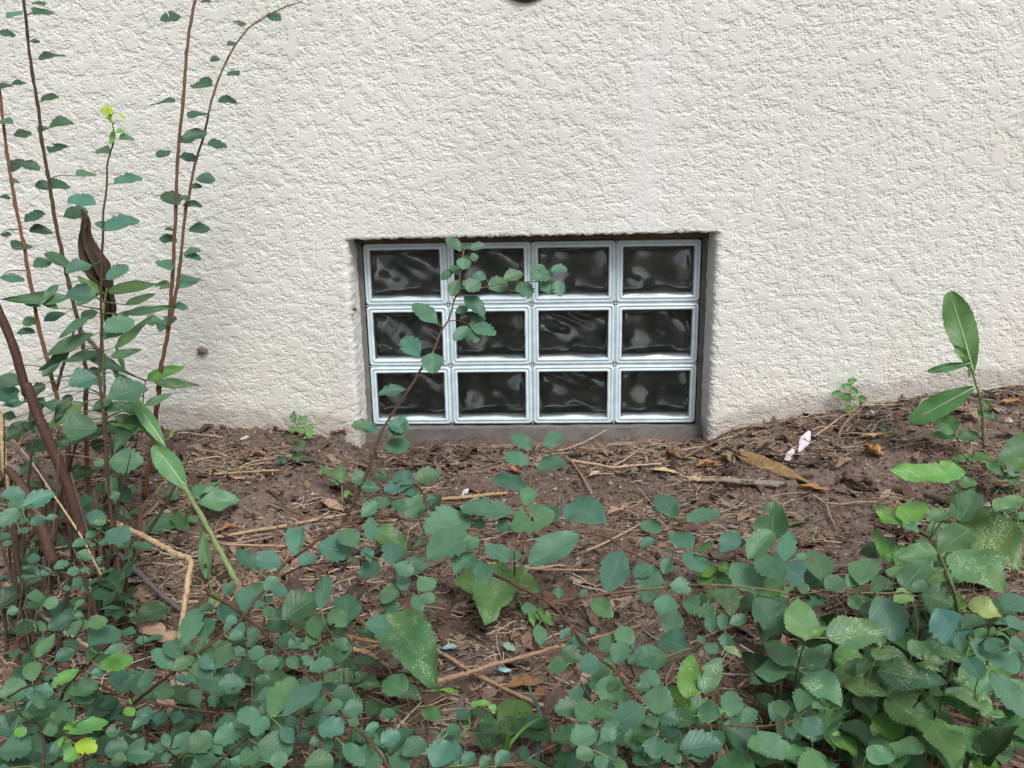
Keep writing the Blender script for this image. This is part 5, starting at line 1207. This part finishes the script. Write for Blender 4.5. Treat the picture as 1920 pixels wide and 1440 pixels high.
dead_leaf('small pale leaf with parallel veins above the smooth soil patch', 'G', (1300, 660), (1225, 690), 60, (0.44, 0.33, 0.25), 0, 0.010, 0.6)
dead_leaf('feather-like tan leaf left of the thin upright shoot', 'E', (810, 880), (975, 955), 85, (0.42, 0.28, 0.18), 0, 0.01, 0.7)
dead_leaf('orange-brown curled leaf in the straw below the sill', 'G', (615, 620), (680, 665), 50, (0.36, 0.17, 0.08), 0, 0.01, 0.9)
dead_leaf('crinkled grey leaf in the litter just right of the window', 'I', (640, 350), (700, 440), 90, (0.30, 0.26, 0.25), 2, 0.012, 1.2)
dead_leaf('curled reddish leaf at the foot of the right window corner', 'I', (170, 355), (310, 390), 70, (0.26, 0.145, 0.095), 2, 0.012, 1.3)
dead_leaf('brown oak leaf between the window corner and the orange wood chunk', 'I', (420, 460), (600, 430), 90, (0.28, 0.165, 0.105), 3, 0.014, 1.0)
dead_leaf('standing brown leaf beside the white scrap', 'I', (880, 330), (1000, 260), 90, (0.24, 0.155, 0.11), 2, 0.018, 1.1)
dead_leaf('tan leaf with an upturned edge on the right mound', 'I', (1660, 240), (1840, 220), 50, (0.44, 0.29, 0.19), 0, 0.01, 1.0)
dead_leaf('clump of orange-tan torn leaf on the right mound', 'L', (600, 270), (780, 320), 110, (0.38, 0.23, 0.12), 3, 0.012, 1.2)
dead_leaf('crumpled tan leaf left of the torn clump on the right mound', 'L', (380, 420), (510, 350), 80, (0.34, 0.21, 0.12), 2, 0.012, 1.3)
dead_leaf('dark brown crumpled leaf heap on the right soil', 'L', (430, 520), (680, 560), 120, (0.12, 0.08, 0.07), 3, 0.014, 1.3)
dead_leaf('rusty leaf beneath the wood chunk', 'I', (1190, 610), (1440, 640), 80, (0.32, 0.19, 0.09), 2, 0.008, 0.8)
dead_leaf('pinkish-tan leaf piece under the lettuce', 'K', (1560, 1170), (1420, 1120), 90, (0.40, 0.28, 0.22), 2, 0.01, 0.9)
dead_leaf('orange stone-like curled leaf at the right edge by the wall', 'K', (1740, 1020), (1900, 1020), 55, (0.40, 0.24, 0.15), 0, 0.01, 1.2)
dead_leaf('brown dead leaf hanging in the bottom right weeds', 'J', (960, 1330), (1080, 1440), 0.5*200, (0.15, 0.085, 0.06), 0, 0.03, 1.0)
dead_leaf('grey-brown curled leaf under the bottom right weeds', 'M', (1400, 1150), (1740, 1270), 110, (0.24, 0.18, 0.155), 0, 0.02, 0.9)
dead_leaf('brown leaf fragment standing at the wall foot left of the window', 'E', (880, 380), (1000, 370), 80, (0.22, 0.13, 0.095), 2, 0.012, 1.4)
dead_leaf('small lobed brown leaf at the wall foot far left of the window', 'E', (270, 540), (390, 520), 80, (0.26, 0.165, 0.12), 2, 0.012, 1.2)
dead_leaf('rusty leaf fragment under the straw left of the arching cane', 'C', (1640, 1100), (1780, 1070), 90, (0.30, 0.15, 0.08), 2, 0.01, 0.9)
dead_leaf('tan leaf scrap on the bare soil at left', 'E', (145, 705), (235, 715), 40, (0.40, 0.27, 0.17), 0, 0.008, 0.6)
dead_leaf('shredded pale leaf in the weeds left of bottom centre', 'F', (1230, 1060), (1370, 1110), 110, (0.40, 0.30, 0.23), 3, 0.012, 1.0)
dead_leaf('pale blue-green upturned leaf lying on the litter at bottom centre', 'H', (120, 545), (232, 530), 80, (0.26, 0.40, 0.34), 0, 0.012, 0.3)
dead_leaf('second pale blue-green leaf, by the crossed stalks', 'H', (575, 510), (672, 565), 60, (0.24, 0.38, 0.32), 0, 0.012, 0.4)
dead_leaf('very pale mint leaf lying just below the upper crossed stalk', 'H', (530, 700), (638, 712), 46, (0.42, 0.58, 0.52), 0, 0.014, 0.3)
dead_leaf('withered green leaf lying flat on the soil right of centre', 'I', (1250, 880), (1040, 925), 62, (0.08, 0.14, 0.05), 0, 0.008, 0.8)
dead_leaf('withered pale green leaf tip beside the flat green one', 'I', (1280, 915), (1372, 1000), 30, (0.22, 0.27, 0.15), 0, 0.008, 0.6)
dead_leaf('pinkish curled leaf on the soil above the round leaf tips right of centre', 'I', (930, 870), (1045, 895), 45, (0.36, 0.24, 0.19), 0, 0.008, 1.2)
dead_leaf('tan pod-like leaf on the soil right of centre', 'I', (560, 700), (710, 785), 34, (0.38, 0.26, 0.18), 0, 0.008, 1.2)

# orange-brown chunk of rotten wood
def chunk():
    a = H(*px('I', 735, 375), 0.006); b = H(*px('I', 1230, 575), 0.006); L = np.linalg.norm(b-a); d = (b-a)/L
    nf = TOCAM(a)*0.75+np.array([0, 0, 0.5]); s = np.cross(nf, d); s /= np.linalg.norm(s); n = np.cross(d, s)
    W_ = 0.0165; T_ = 0.0055; V = []; F = []; T = []; K = 26; m = 14
    for i in range(K+1):
        q = i/K; ww = W_*(0.55+0.45*math.sin(math.pi*min(1, q*0.8+0.15)))*(1 if q < 0.92 else 0.75); ww *= (1+0.16*float(pn(q*6, 0.3, 91)))*(1.0 if q < 0.6 else 1-0.95*(q-0.6))*min(1, 0.45+4*q); e0 = 0.14*(q < 0.02)-0.12*(q > 0.98)
        for k in range(m):
            th = 2*math.pi*k/m; cx = abs(math.cos(th))**0.35*math.copysign(1, math.cos(th)); cz = abs(math.sin(th))**0.35*math.copysign(1, math.sin(th))
            rr = 1+0.16*float(pn(q*5+k*0.9, k*0.7, 90))+0.05*RNG.uniform(-1, 1)
            V.append(a+d*L*(q+e0*RNG.uniform(-1, 1.6))+s*ww*cx*rr+n*T_*(cz*rr*0.9+0.7))
            T.append(tuple(np.array((0.30, 0.19, 0.09) if math.cos(th) > -0.35 else (0.17, 0.11, 0.07))*RNG.uniform(0.8, 1.15)))  # one long side darker: bark, with its shade put into the tint
    for i in range(K):
        for k in range(m):
            j = (k+1) % m; F.append((i*m+k, i*m+j, (i+1)*m+j, (i+1)*m+k))
    F += [tuple(range(m-1, -1, -1)), tuple(K*m+k for k in range(m))]
    mb = MB(); mb.add(V, F, T); tag(mb.build('wood_chunk', DRY), 'splintered orange-brown chunk of rotten wood on the soil right of the window', 'wood', None, 'thing')
chunk()
def scrap(label, reg, p0, p1, w, h, hh=0.012):
    a = H(*px(reg, *p0), h); b = H(*px(reg, *p1), h+hh); L = np.linalg.norm(b-a); d = (b-a)/L
    s = np.cross(TOCAM(a), d); s /= np.linalg.norm(s); n = np.cross(s, d)
    wm = w/REG[reg][2]*proj(a)[1]/FPX/2; V = []; F = []; K = 14; m = 12
    for i in range(K+1):
        q = i/K; r = wm*max(0.05, math.sin(math.pi*(0.04+0.92*q)))**0.6*(0.62+0.5*q)*(1+0.16*math.sin(9*q+w))
        for k in range(m):
            th = 2*math.pi*k/m; f = 1+0.10*float(pn(q*4, k*0.8, 95))
            V.append(a+d*L*q+s*r*f*math.cos(th)+n*r*0.30*f*math.sin(th)+n*0.004*math.sin(4*q))
    for i in range(K):
        for k in range(m):
            j = (k+1) % m; F.append((i*m+k, i*m+j, (i+1)*m+j, (i+1)*m+k))
    F += [tuple(range(m-1, -1, -1)), tuple(K*m+k for k in range(m))]
    tag(new_mesh('white_scrap', V, F, WHITE), label, 'scrap', 'white scraps', 'thing')
scrap('long white scrap slanting on the right mound beside the bent twig', 'I', (1192, 350), (1268, 200), 78, 0.005, 0.014)
scrap('smaller white scrap just above the dark crooked twig', 'I', (1078, 445), (1148, 335), 58, 0.004, 0.010)
scrap('tiny white flake at the wall foot far left of the window', 'C', (1800, 415), (1865, 395), 26, 0.006, 0.001)
scrap('white flake behind the short bamboo-like straw', 'G', (265, 835), (310, 790), 40, 0.004, 0.006)
scrap('very small white speck between the yellow-green weed leaves at right', 'L', (1045, 880), (1078, 885), 20, 0.01, 0.0)

# withered curled leaf hanging among the left stems
def withered():
    pts = [P(u, v, Y) for (u, v), Y in zip(rpts('B', (458, 95), (485, 160), (480, 240), (500, 320), (545, 410), (580, 500), (610, 580), (620, 660), (600, 740)), np.linspace(-0.49, -0.44, 9))]
    ln = smooth_line(pts, 7); m = len(ln); V = []; F = []; T = []; K = 44
    for i, p in enumerate(ln):
        q = i/(m-1)
        r = (4+50*math.sin(math.pi*min(1, q*1.0))**0.8*(1-0.25*q)*float(sstep(-0.02, 0.34, q))+7*math.sin(15*q))/3*proj(p)[1]/FPX*0.95
        t = ln[min(i+1, m-1)]-ln[max(i-1, 0)]; t /= np.linalg.norm(t); s = np.cross(t, TOCAM(p)); s /= np.linalg.norm(s); n = np.cross(s, t)
        for k in range(K):
            th = 2*math.pi*k/K*0.93+2.2*q
            f = 1+0.30*math.sin(5*th+4*q)+0.20*math.sin(9*th-9*q)
            V.append(p+s*r*f*math.cos(th)+n*r*0.55*f*math.sin(th))
            g = 0.5+0.5*math.sin(5*th+4*q); T.append(tuple(np.array((0.085, 0.062, 0.042))*(0.75+0.5*RNG.random())*(0.8+0.3*g)))
    for i in range(m-1):
        for k in range(K-1): F.append((i*K+k, i*K+k+1, (i+1)*K+k+1, (i+1)*K+k))
    mb = MB(); mb.add(V, F, T)
    tag(mb.build('withered_leaf', DRY), 'withered brown curled leaf hanging among the upright left stems', 'leaf', None, 'thing')
    pts = [P(u, v, Y) for (u, v), Y in zip(rpts('C', (1010, 700), (1060, 760), (1040, 880), (1050, 1000)), np.linspace(-0.5, -0.5, 4))]
withered()
# little lump stuck to the wall
def lump(label, u, v, r, tint, name='cocoon'):
    c = P(u, v, WALL_Y-0.006); V = []; F = []; T = []; n, m = 12, 18
    for i in range(n+1):
        for k in range(m):
            a = math.pi*i/n; b = 2*math.pi*k/m; d = np.array([math.sin(a)*math.cos(b)*1.25, math.cos(a)*0.7, math.sin(a)*math.sin(b)])
            f = 1+0.35*float(pn(d[0]*2.2+c[0]*50, d[2]*2.2+d[1], 97))
            V.append(c+d*r*f); T.append(tuple(np.array(tint)*RNG.uniform(0.6, 1.2)))
    for i in range(n):
        for k in range(m): F.append((i*m+k, i*m+(k+1) % m, (i+1)*m+(k+1) % m, (i+1)*m+k))
    mb = MB(); mb.add(V, F, T)
    for k in range(9):
        a = RNG.uniform(0, 6.28); d = np.array([math.cos(a), -0.2, math.sin(a)])
        tube(mb, [c+d*r*0.7, c+d*r*1.3+np.array([0, 0, -r*0.1]), c+d*r*RNG.uniform(1.5, 2.1)], [r*0.07, r*0.05, r*0.02], (0.10, 0.08, 0.06), 4)
    tag(mb.build(name, DRY), label, 'cocoon', None, 'thing')
lump('small brown cocoon stuck on the stucco left of the window', 379, 657, 0.0095, (0.30, 0.225, 0.18))
lump('reddish-brown speck of a cocoon on the left edge of the window recess', 665, 580, 0.0045, (0.24, 0.14, 0.11))
